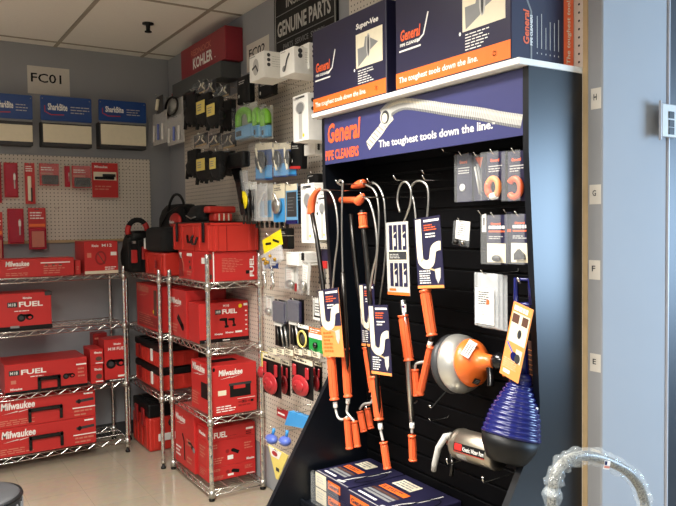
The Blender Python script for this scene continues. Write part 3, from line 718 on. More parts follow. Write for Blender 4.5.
pack('red carded set with clear cover at the left of the lower peg row', 'tool pack', 'tool_pack', 'Y', yb_, 7.5, 24, 208.5, 244, p_blade)
pack('red topped clear bag of parts at the right of the lower peg row', 'tool pack', 'tool_pack', 'Y', yb_, 28.5, 46, 208, 249.5, p_bag)
pack('faded red pack cut by the left edge, lower peg row', 'tool pack', 'tool_pack', 'Y', yb_, -10, 3, 212, 262, p_bag)
pack('faded red pack cut by the left edge, top peg row', 'tool pack', 'tool_pack', 'Y', yb_, -12, 1.5, 162, 203, p_blade)
for i, (a, b_) in enumerate(((57,209),(89,209),(125.5,170))):
    q = at(a, b_, 'Y', 5.2); hookY(('left of two, empty below the black tool cards','right of two, empty below the black tool cards','empty, at the right end of the back pegboard')[i], q[0], 5.14, q[2])
# bins with blue boards
for i, (px0, px1, py0, pyb, wh0, wh1) in enumerate(((-8,32.5,94,118.5,124,141),(40.5,91.5,97,121.5,125,143),(98.5,146,101,122,125,145))):
    yy = 5.14; A = at(px0, 110, 'Y', yy); B = at(px1, 110, 'Y', yy); mid = (px0+px1)/2
    zt = at(mid,py0,'Y',yy)[2]; zm = at(mid,pyb,'Y',yy)[2]; z2 = at(mid,wh0,'Y',yy)[2]; z3 = at(mid,wh1,'Y',yy)[2]; w = B[0]-A[0]; c = (A[0]+B[0])/2
    lab = ('cut off by the left edge of the photo','beneath the FC01 sheet','nearest the corner of the room')[i]
    t = thing('fitting_bin', 'blue headed display bin with cream front, '+lab, 'display bin', (c,5.26,z3-.02))
    M = FY(c, yy, z3-.02); H = zt-z3+.02
    m = MB(M); m.prism([(p[0], p[1]+zm-z3+.02) for p in rr(w, zt-zm, .01)], 0, .006, 'blue')
    hb = zt-zm; zb0 = zm-z3+.02
    m.text('SharkBite', -w*.36, zb0+hb*.42, w*.38, hb*.28, 'white'); m.band([(-w*.42,zb0+hb*.6),(-w*.42,zb0+hb*.36),(-w*.3,zb0+hb*.24),(-w*.05,zb0+hb*.26)], .006, 'red')
    m.lines(w*.08, zb0+hb*.3, w*.38, hb*.35, 3, 'lgrey', fill=.3); m.disc(-w*.46, zb0+hb*.88, .004, .004, 'grey'); m.disc(w*.46, zb0+hb*.88, .004, .004, 'grey'); m.build('header_board', t)
    m = MB(M); m.box(-w*.48, w*.5, .01, .119, -.005, zb0-.004, 'dgrey', .003).box(-w*.5, w*.5, .004, .01, zb0-.014, zb0-.002, 'grey', .001); m.build('bin', t)
    MB(M).box(-w*.46, w*.49, .002, .0095, .02, z2-z3+.02, 'cream', .002).build('front_panel', t)
# ---- side wall goods (faces look out from the wall)
X_ = 1.72
def s_shower(w, h, t, M):      # bagged hand shower
    card_(M, w, h, t, 'lgrey').build('card', t)
    m = MB(M); m.tube([(-w*.3,-.012,h*.62),(-w*.32,-.014,h*.1)], .008, 'white', 8).tube([(0,-.012,h*.62),(.0,-.014,h*.12)], .009, 'lavblue', 8).tube([(w*.3,-.012,h*.6),(w*.3,-.014,h*.1)], .008, 'white', 8)
    m.build('brushes', t)
    MB(M).box(-w*.5, w*.5, -.03, -.001, 0, h*.97, 'clear', .004).build('pouch', t)
def s_ring(w, h, t, M):
    m = MB(M); pts = [(w*.36*math.cos(a), -.02, h*.5+h*.36*math.sin(a)) for a in [i*math.pi/10 for i in range(20)]]
    card_(M, w, h, t, 'lgrey').build('card', t); m.tube(pts, .008, 'darksteel', 8, closed=True).tube([(p[0]*.7,-.02,h*.5+(p[2]-h*.5)*.7) for p in pts], .004, 'zinc', 6, closed=True); m.build('drain_ring', t)
    MB(M).box(-w*.05, w*.5, -.012, -.001, h*.93, h*1.03, 'red', .002).build('label_strip', t)
pack('grey carded drain ring with a red strip at the far corner', 'hardware pack', 'hardware_pack', 'X', X_, 166, 183, 94, 119, s_ring)
pack('clear pack of white and violet brushes hanging at the far corner', 'hardware pack', 'hardware_pack', 'X', X_-.04, 153, 167, 112, 144, s_shower)
pack('clear pack of white brushes next to the lumpy black gloves', 'hardware pack', 'hardware_pack', 'X', X_-.04, 167.5, 184, 116, 144, s_shower)
pack('small black pack on the outermost hook near the corner', 'hardware pack', 'hardware_pack', 'X', X_-.06, 156, 163, 96, 113, lambda w,h,t,M: (card_(M,w,h,t,'dgrey').build('card',t), MB(M).tube([(0,-.01,h*.8),(-w*.2,-.012,h*.2)], .012, 'cream', 8).build('nozzle',t)))
# gloves: a cuff and a hand with fingers, printed tag
def s_glove(tagc='yellowl', ang=0):
    def fn(w, h, t, M):
        m = MB(M)
        m.blob((0,-.01,h*.42), (w*.5,.028,h*.3), 'fabric', 14, .06)
        m.box(-w*.32, w*.32, -.026, .012, h*.55, h*.95, 'fabric', .01)
        for k in range(4): m.tube([((k-1.5)*w*.24,-.012,h*.35),((k-1.5)*w*.27,-.02,h*(.06+.03*(k%2)))], [.017,.011], 'fabric', 8)
        m.tube([(w*.35,-.012,h*.5),(w*.58,-.03,h*.26)], [.017,.012], 'fabric', 8)
        m.build('glove', t)
        if tagc: MB(M).box(-w*.2, w*.25, -.045, -.040, h*.42, h*.75, tagc, .001).lines(-w*.12, h*.48, w*.28, h*.2, 3, 'grey', -.046).build('tag', t)
    return fn
gl = [('black glove pack at the left of the upper glove row, untagged',186,203,90,130,None,1.70),('black glove pack with tilted yellow tag in the upper row',198,216,92,130,'yellowl',1.64),
      ('black glove pack with upright yellow tag in the upper row',209,226,96,131,'yellowl',1.58),('black glove pack at the right end of the upper glove row',223,238,98,134,None,1.69),
      ('black glove pack at the left of the lower glove row',188,203,148,180,None,1.70),('black glove pack with big yellow tag in the lower row',198,216,150,186,'yellowl',1.64),
      ('black glove pack with narrow yellow tag in the lower row',213,226,150,183,'yellowl',1.58),('black glove pack at the right end of the lower glove row',225,238,150,178,None,1.67)]
for l, a, b_, c, d, tg, X in gl: pack(l, 'gloves', 'glove_pack', 'X', X, a, b_, c, d, s_glove(tg))
def s_small(w, h, t, M):
    m = card_(M, w, h, t, 'dgrey'); m.rect(-w*.4, w*.4, 0, h*.15, 'wood'); m.build('card', t)
    MB(M).tube(bez([(-w*.3,-.012,h*.3),(0,-.014,h*.5),(w*.1,-.014,h*.8)]), .006, 'chrome', 8).tube(bez([(w*.35,-.012,h*.2),(w*.2,-.014,h*.5),(w*.3,-.014,h*.75)]), .005, 'cream', 8).build('fitting', t)
    MB(M).box(-w*.5, w*.5, -.026, -.0205, 0, h, 'clear', .003).build('pouch', t)
for i, (a, b_, c, d) in enumerate(((194,208,134,146),(209,221,134,146),(222,236,133,148),(196,208,82,93),(206,216,81,94),(218,230,86,97))):
    pack(('small bagged fitting, first of three under the upper gloves','small bagged fitting, middle of three under the upper gloves','small bagged fitting, last of three under the upper gloves','small bagged fitting above the gloves, farthest of three','small bagged fitting above the gloves, middle of three','small bagged fitting above the gloves, nearest of three')[i],
        'hardware pack', 'hardware_pack', 'X', 1.70, a, b_, c, d, s_small)
def s_strap(w, h, t, M):
    m = MB(M); m.box(-w*.5, w*.4, -.03, .02, h*.75, h, 'black', .012); m.prism([(-w*.5,h*.8),(-w*.05,h*.78),(w*.3,0),(w*.05,0),(-w*.2,h*.5)], -.01, .01, 'blackgloss'); m.build('holster', t)
    MB(M).prism([(-w*.1,h*.7),(w*.35,h*.7),(w*.38,h*.35),(w*.25,h*.15)], -.004, .004, 'clear2').build('pouch', t)
pack('black holster with long curved strap beside the lower gloves', 'holster', 'tool_holster', 'X', 1.64, 232, 250, 152, 215, s_strap)
# white faucet cartons
def wbox(label, px0, px1, py0, py1, X, depth=.1, pic=1, hk=True):
    A = at(px0, (py0+py1)/2, 'X', X); B = at(px1, (py0+py1)/2, 'X', X); mid = (px0+px1)/2
    zt = at(px0,py0,'X',X)[2]; zb2 = at(px0,py1,'X',X)[2]; w = A[1]-B[1]; M = FX(X, (A[1]+B[1])/2, zb2); h = zt-zb2
    m = MB(M); m.box(-w/2, w/2, 0, depth, 0, h, 'white', .002)
    if pic == 1: m.disc(-w*.05, h*.5, w*.2, h*.32, 'lgrey'); m.band([(-w*.3,h*.45),(-.05*w,h*.55),(w*.1,h*.3)], .012, 'dgrey', -.0014)
    elif pic == 2: m.band([(-w*.15,h*.2),(w*.02,h*.6),(w*.2,h*.8)], .012, 'dgrey', -.0014); m.disc(-w*.2, h*.28, w*.12, h*.12, 'grey')
    elif pic == 3: m.disc(0, h*.72, w*.3, h*.13, 'lgrey'); m.disc(0, h*.72, w*.24, h*.105, 'grey', -.0012); m.rect(-w*.1, w*.12, h*.05, h*.62, 'lgrey'); m.disc(w*.2, h*.12, w*.06, w*.06, 'yellow'); m.rect(-w*.3, w*.3, h*.92, h*.96, 'dgrey')
    m.text('KOHLER', -w*.42, h*.9, w*.35, h*.05, 'grey')
    m.M = M@RIGHT(w, depth)
    for i in range(3 if pic != 2 else 2): m.disc(depth*.2, h*(.85-.18*i), depth*.07, depth*.07, 'dgrey')
    m.lines(depth*.35, h*.4, depth*.5, h*.45, 5, 'lgrey', fill=.2); m.M = M
    o = m.build('faucet_carton', org=M.to_translation()); tag(o, label, 'box')
    if hk: hook('under the '+' '.join(label.split()[:12]), X+depth+.001, (A[1]+B[1])/2, zb2-.004)
    return o
wbox('white faucet carton with grey picture, left of the top pair', 249.5, 264, 57, 83, 1.55, .13, 1)
wbox('white faucet carton with tall faucet picture, right of the top pair', 280, 294, 52, 78, 1.53, .16, 2)
wbox('narrow white faucet carton half hidden by the first big navy carton', 300, 309, 46, 72, 1.60, .13, 0)
wbox('long white shower carton with oval window hanging by the stand header', 293, 308, 97, 143, 1.58, .13, 3)
wbox('long white shower carton with oval window, behind the far auger', 301, 314, 184, 243, 1.60, .1, 3)
wbox('long white shower carton just left of the stand, beside the far auger', 317, 327, 196, 240, 1.62, .1, 3)
wbox('short white carton under the long shower carton with oval window', 304, 315, 145, 156, 1.68, .1, 0)
wbox('small open white carton above the grey bagged couplings', 286, 298, 252, 265, 1.66, .13, 0)
def s_black(w, h, t, M):
    m = MB(M); m.box(-w*.5, w*.5, -.02, .02, 0, h, 'black', .008); m.build('case', t); MB(M).lines(-w*.3, h*.7, w*.6, h*.15, 2, 'lgrey', -.0215).disc(-w*.3, h*.3, .008, .01, 'white', -.0215).build('print', t)
pack('black carded tool hanging left of the green hoses', 'hardware pack', 'hardware_pack', 'X', 1.70, 240, 252, 76, 104, s_black)
pack('short black pouch under the first white faucet carton', 'hardware pack', 'hardware_pack', 'X', 1.74, 261, 275, 81, 97, s_black)
pack('black and red carded pack under the long white shower carton', 'hardware pack', 'hardware_pack', 'X', 1.70, 294, 305, 141, 169, lambda w,h,t,M: (s_black(w,h,t,M), MB(M).box(-w*.5,w*.5,-.023,-.0205,0,h*.1,'red').build('stripe',t)), lean=4)
pack('slim black carded pack beside the yellow pack', 'hardware pack', 'hardware_pack', 'X', 1.74, 283.5, 291.5, 228, 249, s_black)
pack('short black pack near the stand, above the far auger top', 'hardware pack', 'hardware_pack', 'X', 1.74, 310, 320, 174, 184, s_black)
def s_hose(w, h, t, M):
    card_(M, w, h, t, 'lgrey').build('card', t)
    MB(M).tube(bez([(-w*.34,-.02,h*.4),(-w*.3,-.02,h*.75),(0,-.022,h*.82),(w*.25,-.02,h*.7),(w*.34,-.02,h*.45)]), .02, 'lime', 10).build('hose', t)
    MB(M).box(-w*.46, w*.46, -.03, -.002, h*.05, h*.4, 'sky', .004).box(-w*.4, -w*.1, -.032, -.003, h*.12, h*.28, 'dgrey', .003).build('label_card', t)
    MB(M).box(-w*.5, w*.5, -.046, -.043, 0, h*.95, 'clear', .001).build('pouch', t)
pack('green hose on a blue card, wide pack at the left of three', 'hose pack', 'hose_pack', 'X', 1.69, 239, 257.5, 104, 140, s_hose)
pack('green hose on a blue card, middle of three packs', 'hose pack', 'hose_pack', 'X', 1.70, 258, 264, 105, 139, s_hose)
pack('green hose on a blue card, right of three packs', 'hose pack', 'hose_pack', 'X', 1.70, 266, 272.5, 106, 139, s_hose)
def s_bluebag(w, h, t, M):
    m = card_(M, w, h, t, 'blue'); m.rect(-w*.5, w*.5, h*.82, h, 'cream'); m.rect(-w*.48, w*.48, h*.05, h*.4, 'cyan'); m.build('card', t)
    MB(M).blob((0,-.02,h*.52), (w*.3,.018,h*.26), 'darksteel', 12, .15).tube(bez([(-w*.3,-.02,h*.85),(-w*.05,-.03,h*.6),(w*.15,-.03,h*.2)]), .007, 'cream', 8).build('fitting', t)
    MB(M).box(-w*.5, w*.5, -.045, -.041, 0, h, 'clear', .002).build('pouch', t)
for i, (a, b_, c, d) in enumerate(((256,273,143,180),(274,287,143,177),(286.5,297,143,176))):
    pack('bagged grey fitting on a blue card, %s of three in the middle row' % ('leftmost','centre','rightmost')[i], 'hardware pack', 'hardware_pack', 'X', 1.69, a, b_, c, d, s_bluebag, lean=3)
def s_spray(w, h, t, M):
    m = card_(M, w, h, t, 'cream'); m.rect(-w*.5, w*.5, 0, h*.62, 'cyan'); m.lines(-w*.4, h*.82, w*.8, h*.1, 2, 'dgrey'); m.build('card', t)
    MB(M).lathe((0,-.002,h*.42), (0,-1,0), [(0,w*.3),(.02,w*.32),(.03,w*.2)], 'zinc', 16).tube(bez([(-w*.2,-.02,h*.45),(0,-.03,h*.75),(w*.2,-.02,h*.5)]), .006, 'chrome', 8).build('shower_head', t)
def s_panel(w, h, t, M):
    m = card_(M, w, h, t, 'sky'); m.rect(-w*.5, w*.5, h*.84, h, 'cream'); m.rect(-w*.42, w*.42, h*.18, h*.8, 'dgrey'); m.rect(-w*.5, w*.5, 0, h*.1, 'royal'); m.lines(-w*.32, h*.3, w*.6, h*.4, 5, 'grey', -.0012, .2); m.build('card', t)
def s_clear(w, h, t, M):
    card_(M, w, h, t, 'lgrey').rect(-w*.4, w*.4, h*.1, h*.55, 'sky').build('card', t)
    MB(M).tube(bez([(-w*.2,-.015,h*.1),(-w*.15,-.02,h*.5),(w*.2,-.02,h*.8)]), .009, 'chrome', 8).tube([(w*.2,-.015,h*.15),(w*.25,-.02,h*.6)], .008, 'darksteel', 8).build('fitting', t)
    MB(M).box(-w*.5, w*.5, -.035, -.03, 0, h, 'clear2', .002).build('pouch', t)
pack('clear bag of chrome fittings on pale blue, left of the shower head card', 'hardware pack', 'hardware_pack', 'X', 1.69, 257.5, 273, 184, 221, s_clear)
pack('round shower head on a bright blue card', 'shower pack', 'shower_pack', 'X', 1.69, 273.5, 285, 184, 222, s_spray)
pack('card with a dark panel and blue border right of the shower head', 'hardware pack', 'hardware_pack', 'X', 1.69, 286, 297.5, 184, 224, s_panel)
pack('navy blister card close to the long white shower carton', 'hardware pack', 'hardware_pack', 'X', 1.72, 297, 302, 186, 224, lambda w,h,t,M: card_(M,w,h,t,'navy').lines(-w*.3,h*.6,w*.6,h*.3,4,'white').build('card',t))
def s_tools(w, h, t, M):
    card_(M, w*.9, h*.3, t, 'white', name='card').build('card', t) if False else MB(M).box(-w*.45, w*.45, 0, .003, h*.8, h, 'white').build('card', t)
    for k, x in enumerate((-w*.3, w*.1, w*.35)): MB(M).tube([(x,-.008,h*.82),(x+w*.03,-.01,h*.4),(x,-.01,0)], [.006,.011,.006], 'blackgloss', 8).build('tool', t)
pack('black handled tools under a white card, right of the yellow disc', 'tool pack', 'tool_pack', 'X', 1.67, 250, 257, 182, 224, s_tools)
def s_disc(w, h, t, M):
    s_tools(w, h, t, M); MB(M).lathe((0,-.022,h*.56), (0,-1,0), [(0,w*.5),(.006,w*.5),(.008,w*.2)], 'yellow', 20).build('disc', t)
pack('black handled tools with a bright yellow disc', 'tool pack', 'tool_pack', 'X', 1.66, 243.5, 251.5, 182, 224, s_disc)
for i, a in enumerate(range(256, 288, 5)):
    pack('black plug-ended cord, number %s from the left, under the blue cards' % ('one','two','three','four','five','six','seven')[i], 'cord', 'short_cord', 'X', 1.73, a, a+3.5, 221, 228, lambda w,h,t,M: MB(M).lathe((0,-.004,0), (0,0,1), [(0,.004),(.003,.01),(h*.7,.01),(h,.004)], 'blackgloss', 10).build('plug', t))
def s_yellow(w, h, t, M):
    m = card_(M, w, h*.45, t, 'yellow', hole=False); m.M = M@Matrix.Translation((0,0,h*.52)); m = MB(m.M); m.box(-w*.5, w*.5, 0, .003, 0, h*.48, 'yellow'); m.band([(-w*.35,h*.3),(-w*.05,h*.22)], .012, 'black'); m.band([(w*.05,h*.3),(w*.35,h*.12)], .012, 'black'); m.build('header_card', t)
    m = MB(M); m.box(-w*.55, w*.5, -.02, .0, 0, h*.52, 'clear2', .008); m.build('pouch', t)
    m = MB(M)
    for k in range(7): m.lathe((random.uniform(-w*.4,w*.3), -.024, random.uniform(h*.08,h*.3)), (random.random(),-.5,random.random()), [(0,.008),(.012,.008),(.014,.005)], 'brass', 10)
    m.build('fittings', t)
pack('yellow headed clear bag of brass fittings beside the red crate', 'hardware pack', 'hardware_pack', 'X', 1.62, 262, 281, 235, 266, s_yellow, lean=-16)
def s_chrome(w, h, t, M):
    MB(M).box(-w*.5, w*.5, 0, .003, h*.72, h, 'blue').lines(-w*.4, h*.8, w*.8, h*.15, 2, 'white').build('header_card', t)
    MB(M).tube(bez([(-w*.1,-.012,h*.75),(0,-.014,h*.45),(w*.15,-.014,h*.2),(-w*.2,-.014,h*.05)]), .008, 'chrome', 10).lathe((-w*.1,-.012,h*.5), (0,0,1), [(0,.012),(.02,.012)], 'white', 8).build('connector', t)
for i, (a, b_) in enumerate(((264,270),(271.5,278))): pack('chrome connector under a navy header, %s of two below the brass bag' % ('left','right')[i], 'hardware pack', 'hardware_pack', 'X', 1.66, a, b_, 260, 290, s_chrome)
def s_grey(w, h, t, M):
    m = card_(M, w, h, t, 'lgrey'); m.rect(-w*.4, w*.2, h*.35, h*.9, 'white'); m.lines(-w*.35, h*.4, w*.5, h*.45, 6, 'flesh', fill=.2); m.build('card', t)
    MB(M).blob((w*.1,-.018,h*.25), (w*.3,.014,h*.18), 'zinc', 12, .2).build('coupling', t)
    MB(M).box(-w*.5, w*.5, -.036, -.033, 0, h, 'clear', .001).build('pouch', t)
def s_pen(w, h, t, M):
    s_grey(w, h, t, M); MB(M).box(-w*.45, -w*.2, -.04, -.0375, h*.05, h*.3, 'redd').build('red_label', t)
pack('clear pack of grey couplings with a printed slip, below the open white carton', 'hardware pack', 'hardware_pack', 'X', 1.69, 285, 298, 267, 289, s_grey)
pack('clear pack with red corner label left of the far auger', 'hardware pack', 'hardware_pack', 'X', 1.68, 303, 311, 262, 294, s_pen, lean=8)
def s_pulls(w, h, t, M):
    MB(M).box(-w*.5, w*.5, 0, .004, h*.66, h, 'navy').build('header_card', t); MB(M).box(-w*.35, w*.5, -.006, -.001, h*.45, h*.66, 'red', .002).build('red_clip', t)
    for k in range(3): MB(M).tube([((k-1)*w*.25,-.004,h*.45),((k-1)*w*.3,-.004,0)], .003, 'dgrey', 6).build('rod', t)
pack('navy and red headed rods between far auger and stand edge', 'hardware pack', 'hardware_pack', 'X', 1.66, 318, 328, 249, 284, s_pulls)
pack('white label card with black rules left of the far auger card', 'hardware pack', 'hardware_pack', 'X', 1.70, 313, 321, 298, 320, lambda w,h,t,M: card_(M,w,h,t,'white').rect(-w*.4,-w*.3,h*.2,h*.9,'black').rect(-w*.4,w*.4,h*.12,h*.2,'black').lines(-w*.2,h*.3,w*.6,h*.5,4,'dgrey').build('card',t))
def s_flex(w, h, t, M):
    card_(M, w, h, t, 'black').build('card', t)
    MB(M).box(-w*.45, w*.45, -.022, -.001, h*.52, h*.97, 'navy', .01).build('roll', t)
    MB(M).box(-w*.5, w*.5, -.03, -.026, h*.5, h, 'clear', .002).build('pouch', t)
    for k in range(3): MB(M).tube([(-w*.3+k*w*.28,-.006,h*.46),(-w*.1+k*w*.28,-.006,h*.03)], .006, 'zinc' if k else 'darksteel', 8).build('supply_line', t)
    MB(M).box(-w*.45, w*.1, -.012, -.004, h*.44, h*.5, 'white', .002).build('collar', t)
pack('black card of braided hoses under dark blue wrap, left of two', 'hose pack', 'hose_pack', 'X', 1.68, 275, 289, 300, 347, s_flex)
pack('black card of braided hoses under dark blue wrap, right of two', 'hose pack', 'hose_pack', 'X', 1.68, 290, 304, 299, 346, s_flex)
pack('white carded fitting above left of the black hose cards', 'hardware pack', 'hardware_pack', 'X', 1.70, 266, 274, 296, 316, s_grey)
def s_ringy(w, h, t, M):
    card_(M, w, h, t, 'black').rect(-w*.5,w*.5,h*.85,h,'white').build('card', t)
    MB(M).tube([(w*.38*math.cos(a), -.008, h*.42+h*.33*math.sin(a)) for a in [i*math.pi/12 for i in range(24)]], .005, 'yellowl', 8, closed=True).build('gasket', t)
    MB(M).lathe((0,-.001,h*.42), (0,-1,0), [(0,w*.22),(.005,w*.22),(.006,w*.1)], 'dgrey', 16).build('seal', t)
pack('pale yellow ring gasket on a black card', 'hardware pack', 'hardware_pack', 'X', 1.64, 298, 309, 325, 349, s_ringy)
def s_green(w, h, t, M):
    m = card_(M, w, h, t, 'green'); m.rect(-w*.5, w*.5, h*.75, h, 'orange'); m.rect(-w*.5, w*.5, h*.55, h*.75, 'white'); m.lines(-w*.4, h*.78, w*.8, h*.18, 2, 'white', -.0012); m.build('card', t)
    MB(M).lathe((w*.02,-.001,h*.28), (0,-1,0), [(0,.014),(.01,.014),(.014,.006)], 'blackgloss', 14).build('washer', t)
pack('green card with orange top and a black washer', 'hardware pack', 'hardware_pack', 'X', 1.60, 309, 323, 328, 352, s_green)
# row of white tags and red flappers
def s_flap(w, h, t, M):
    m = card_(M, w, h, t, 'black'); m.rect(-w*.5, w*.5, h*.86, h, 'cream'); m.lines(-w*.4, h*.88, w*.8, h*.08, 1, 'dgrey'); m.build('card', t)
    m = MB(M); m.blob((0,-.012,h*.3), (w*.4,.012,h*.27), 'vinylred', 20).blob((0,-.022,h*.3), (w*.24,.008,h*.15), 'vinylred', 16).blob((-w*.1,-.03,h*.3), (w*.06,.004,h*.04), 'redd', 10)
    m.build('flapper', t)
    for sx in (-1,1): MB(M).box(sx*w*.3-w*.07, sx*w*.3+w*.07, -.014, -.003, h*.5, h*.8, 'vinylred', .004).build('hinge_arm', t)
pack('red rubber flapper on a dark card, left of the row', 'flapper pack', 'flapper_pack', 'X', 1.62, 263, 281, 355, 395, s_flap)
pack('red rubber flapper pack seen in the middle of the row', 'flapper pack', 'flapper_pack', 'X', 1.70, 282, 290, 360, 395, s_flap)
pack('large red rubber flapper on a dark card, right of the row', 'flapper pack', 'flapper_pack', 'X', 1.60, 292, 313, 358, 397, s_flap)
pack('red rubber flapper pack tucked against the stand edge', 'flapper pack', 'flapper_pack', 'X', 1.66, 314.5, 322, 362, 392, s_flap)
pack('small red rubber ball on a yellow card by the rack post', 'flapper pack', 'flapper_pack', 'X', 1.66, 261.5, 268, 352, 378, lambda w,h,t,M: (card_(M,w,h,t,'yellowl').build('card',t), MB(M).blob((0,-.02,h*.25),(w*.45,.018,h*.22),'vinylred',14).build('ball',t)))
for i, (a, b_, c) in enumerate(((268,276,352),(276.5,284,352.5),(285,293,353.5),(294,302,353),(303,311,354),(312,320,356))):
    pack('small cream price card %s along the rail above the flappers' % ('first','second','third','fourth','fifth','sixth')[i], 'price tag', 'price_tag', 'X', 1.585, a, b_, c-4, c+1.5, lambda w,h,t,M: card_(M,w,h,t,'cream').lines(-w*.4,h*.2,w*.7,h*.6,2,'dgrey').build('card',t))
def s_bluec(w, h, t, M):
    m = MB(M); m.prism([(-w*.5,h*.1),(w*.5,h*.45),(w*.5,h),(-w*.3,h*.9)], -.02, .01, 'cyan'); m.build('pouch', t)
pack('bright blue pack half hidden behind the stand side panel', 'hardware pack', 'hardware_pack', 'X', 1.64, 288, 312, 412, 432, s_bluec)
pack('small red carded pack above the blue and navy goods', 'hardware pack', 'hardware_pack', 'X', 1.66, 277, 288, 409, 418, lambda w,h,t,M: card_(M,w,h,t,'vinylred').rect(-w*.4,w*.2,h*.3,h*.5,'white').build('card',t))
def s_knob(w, h, t, M):
    MB(M).blob((0,-.02,h*.35), (w*.42,.03,h*.3), 'lavblue', 14).build('knob', t); MB(M).tube([(0,-.012,h*.6),(w*.1,-.01,h)], .008, 'cyan', 8).build('stem', t)
    MB(M).lines(-w*.22, h*.3, w*.4, h*.12, 1, 'white', -.0505).build('print', t)
pack('blue violet rubber knob, left of two below the blue pack', 'hardware pack', 'hardware_pack', 'X', 1.64, 270, 280, 428, 444, s_knob)
pack('blue violet rubber knob, right of two below the blue pack', 'hardware pack', 'hardware_pack', 'X', 1.62, 284, 293, 430, 446, s_knob)
def s_cone(w, h, t, M):
    m = MB(M); m.prism([(-w*.5,h),(w*.5,h),(-w*.02,0),(-w*.12,0)], -.004, .0, 'yellowl'); m.poly([(-w*.46,h*.98),(w*.2,h*.98),(w*.05,h*.7),(-w*.32,h*.68)], 'white', -.0045); m.disc(-w*.15, h*.82, w*.14, h*.08, 'vinylred', -.005); m.rect(-w*.1, w*.06, h*.28, h*.4, 'dgrey', -.005); m.build('card', t)
pack('pointed yellow and white card hanging low beside the stand', 'hardware pack', 'hardware_pack', 'X', 1.58, 269, 289, 450, 480, s_cone)

# ------------------------------------------------------------------ the black display stand
SX, SY0, SY1, SXB = 1.59, 1.448, 2.615, 1.79
t = thing('display_stand', 'tall black slatwall display stand with navy printed header', 'display stand', (1.5,2.03,0))
prof = [(SX,2.002),(SX,1.75),(1.635,1.0),(1.632,.93),(1.20,.22),(1.20,0),(1.828,0),(1.828,2.002)]
def sidepanel(y0, y1):
    m = MB(); n = len(prof); vs = [(p[0],y0,p[1]) for p in prof]+[(p[0],y1,p[1]) for p in prof]
    m.add(vs, [tuple(range(n)), tuple(range(2*n-1,n-1,-1))]+[(i,i+n,(i+1)%n+n,(i+1)%n) for i in range(n)], 'laminate')
    return m
p_ = sidepanel(SY0, SY0+.023).build('side_panel', t); sidepanel(SY1-.023, SY1).build('side_panel', t)
bb = bmesh.new()
q = at(538,417,'Y',SY0)
MB().lathe((1.62,SY0-.001,.985), (0,-1,0), [(0,.005),(.003,.004)], 'white', 10).build('screw_cap', t)
m = MB(); z = .385
while z < 1.80:
    m.box(SXB, SXB+.02, SY0+.023, SY1-.023, z, min(z+.068, 1.80), 'slat', .002); z += .0762
m.box(SXB+.01, SXB+.024, SY0+.023, SY1-.023, .385, 2.0, 'black'); m.build('slatwall', t)
MB().box(1.44, 1.814, SY0+.024, SY1-.024, .345, .365, 'laminate', .003).box(1.44, 1.452, SY0+.024, SY1-.024, .366, .378, 'laminate', .002).build('deck', t)
MB().box(1.46, 1.475, SY0+.024, SY1-.024, 0.001, .344, 'laminate').build('kick_board', t)
MB().box(1.550, 1.828, SY0-.001, 2.635, 2.003, 2.022, 'white', .002).build('top_board', t)
MB().box(SX+.012, 1.79, SY0+.024, SY1-.024, 1.985, 2.001, 'laminate').build('soffit', t)
m = MB(FX(SX, (SY0+SY1)/2+.0, 1.802)); w = SY1-SY0-.046; hh = .197
m.box(-w/2, w/2, 0, .01, 0, hh, 'navyh'); YC = (SY0+SY1)/2
def uv(px, py, X=SX, yc=YC, z0=1.802):
    q = at(px, py, 'X', X); return (yc-q[1], q[2]-z0)
# printed drain cable: a twisted core, a flared coil mouth and the long coil
core = [uv(368,146), uv(374,138), uv(380,131), uv(386,122), uv(392,115)]
m.band(core, .040, 'cream')
for i in range(9):
    a = Vector(core[0]).lerp(Vector(core[-1]), (i+.3)/9.5); m.band([(a.x-.014,a.y+.012),(a.x+.016,a.y-.008)], .005, 'grey', -.0011)
pth = bez([tuple(uv(*p))+(0,) for p in ((383,118),(392,108),(405,104),(425,106),(450,110),(480,114),(500,118),(522,121.5))], 14)
wd = [.075-.034*min(1, i/28) for i in range(len(pth))]
for i in range(len(pth)-1):
    a, b_ = pth[i], pth[i+1]; d = (b_-a); nrm = Vector((-d.y,d.x,0)).normalized()
    for k, (lo_, hi_, cc) in enumerate(((-.5,-.3,'grey'),(-.3,.1,'lgrey'),(.1,.3,'cream'),(.3,.5,'lgrey'))):
        sl = d*.5
        m.poly([tuple((a+nrm*wd[i]*lo_)[:2]), tuple((a+d*.72+nrm*wd[i]*lo_)[:2]), tuple((a+d*.72+nrm*wd[i]*hi_)[:2]), tuple((a+nrm*wd[i]*hi_)[:2])], cc, -.0012)
        m.poly([tuple((a+d*.72+nrm*wd[i]*lo_)[:2]), tuple((b_+nrm*wd[i]*lo_)[:2]), tuple((b_+nrm*wd[i]*hi_)[:2]), tuple((a+d*.72+nrm*wd[i]*hi_)[:2])], 'dgrey' if k == 0 else 'grey', -.0012)
c0 = uv(386,117); m.disc(c0[0], c0[1], .036, .034, 'lgrey', -.0015); m.disc(c0[0]-.003, c0[1], .025, .025, 'dgrey', -.002); m.disc(c0[0]-.006, c0[1]-.003, .017, .018, 'cream', -.0024)
# lettering
a = uv(327.5,145); b_ = uv(361,143); c = uv(361,108)
m.text('General', a[0], a[1]+.004, b_[0]-a[0]-.01, .083, 'orangeg', -.0014, shear=.12)
a = uv(326,161.5); b_ = uv(359,155)
m.text('PIPE CLEANERS', a[0], a[1]+.002, b_[0]-a[0], .042, 'orangeg', -.0014)
a = uv(379,149); b_ = uv(493,131)
m.text('The toughest tools down the line.', a[0], a[1]-.004, b_[0]-a[0], .036, 'white', -.0014)
a = uv(492,126); m.text('TM', a[0], a[1]+.004, .014, .006, 'white', -.0014)
m.build('header_panel', t)
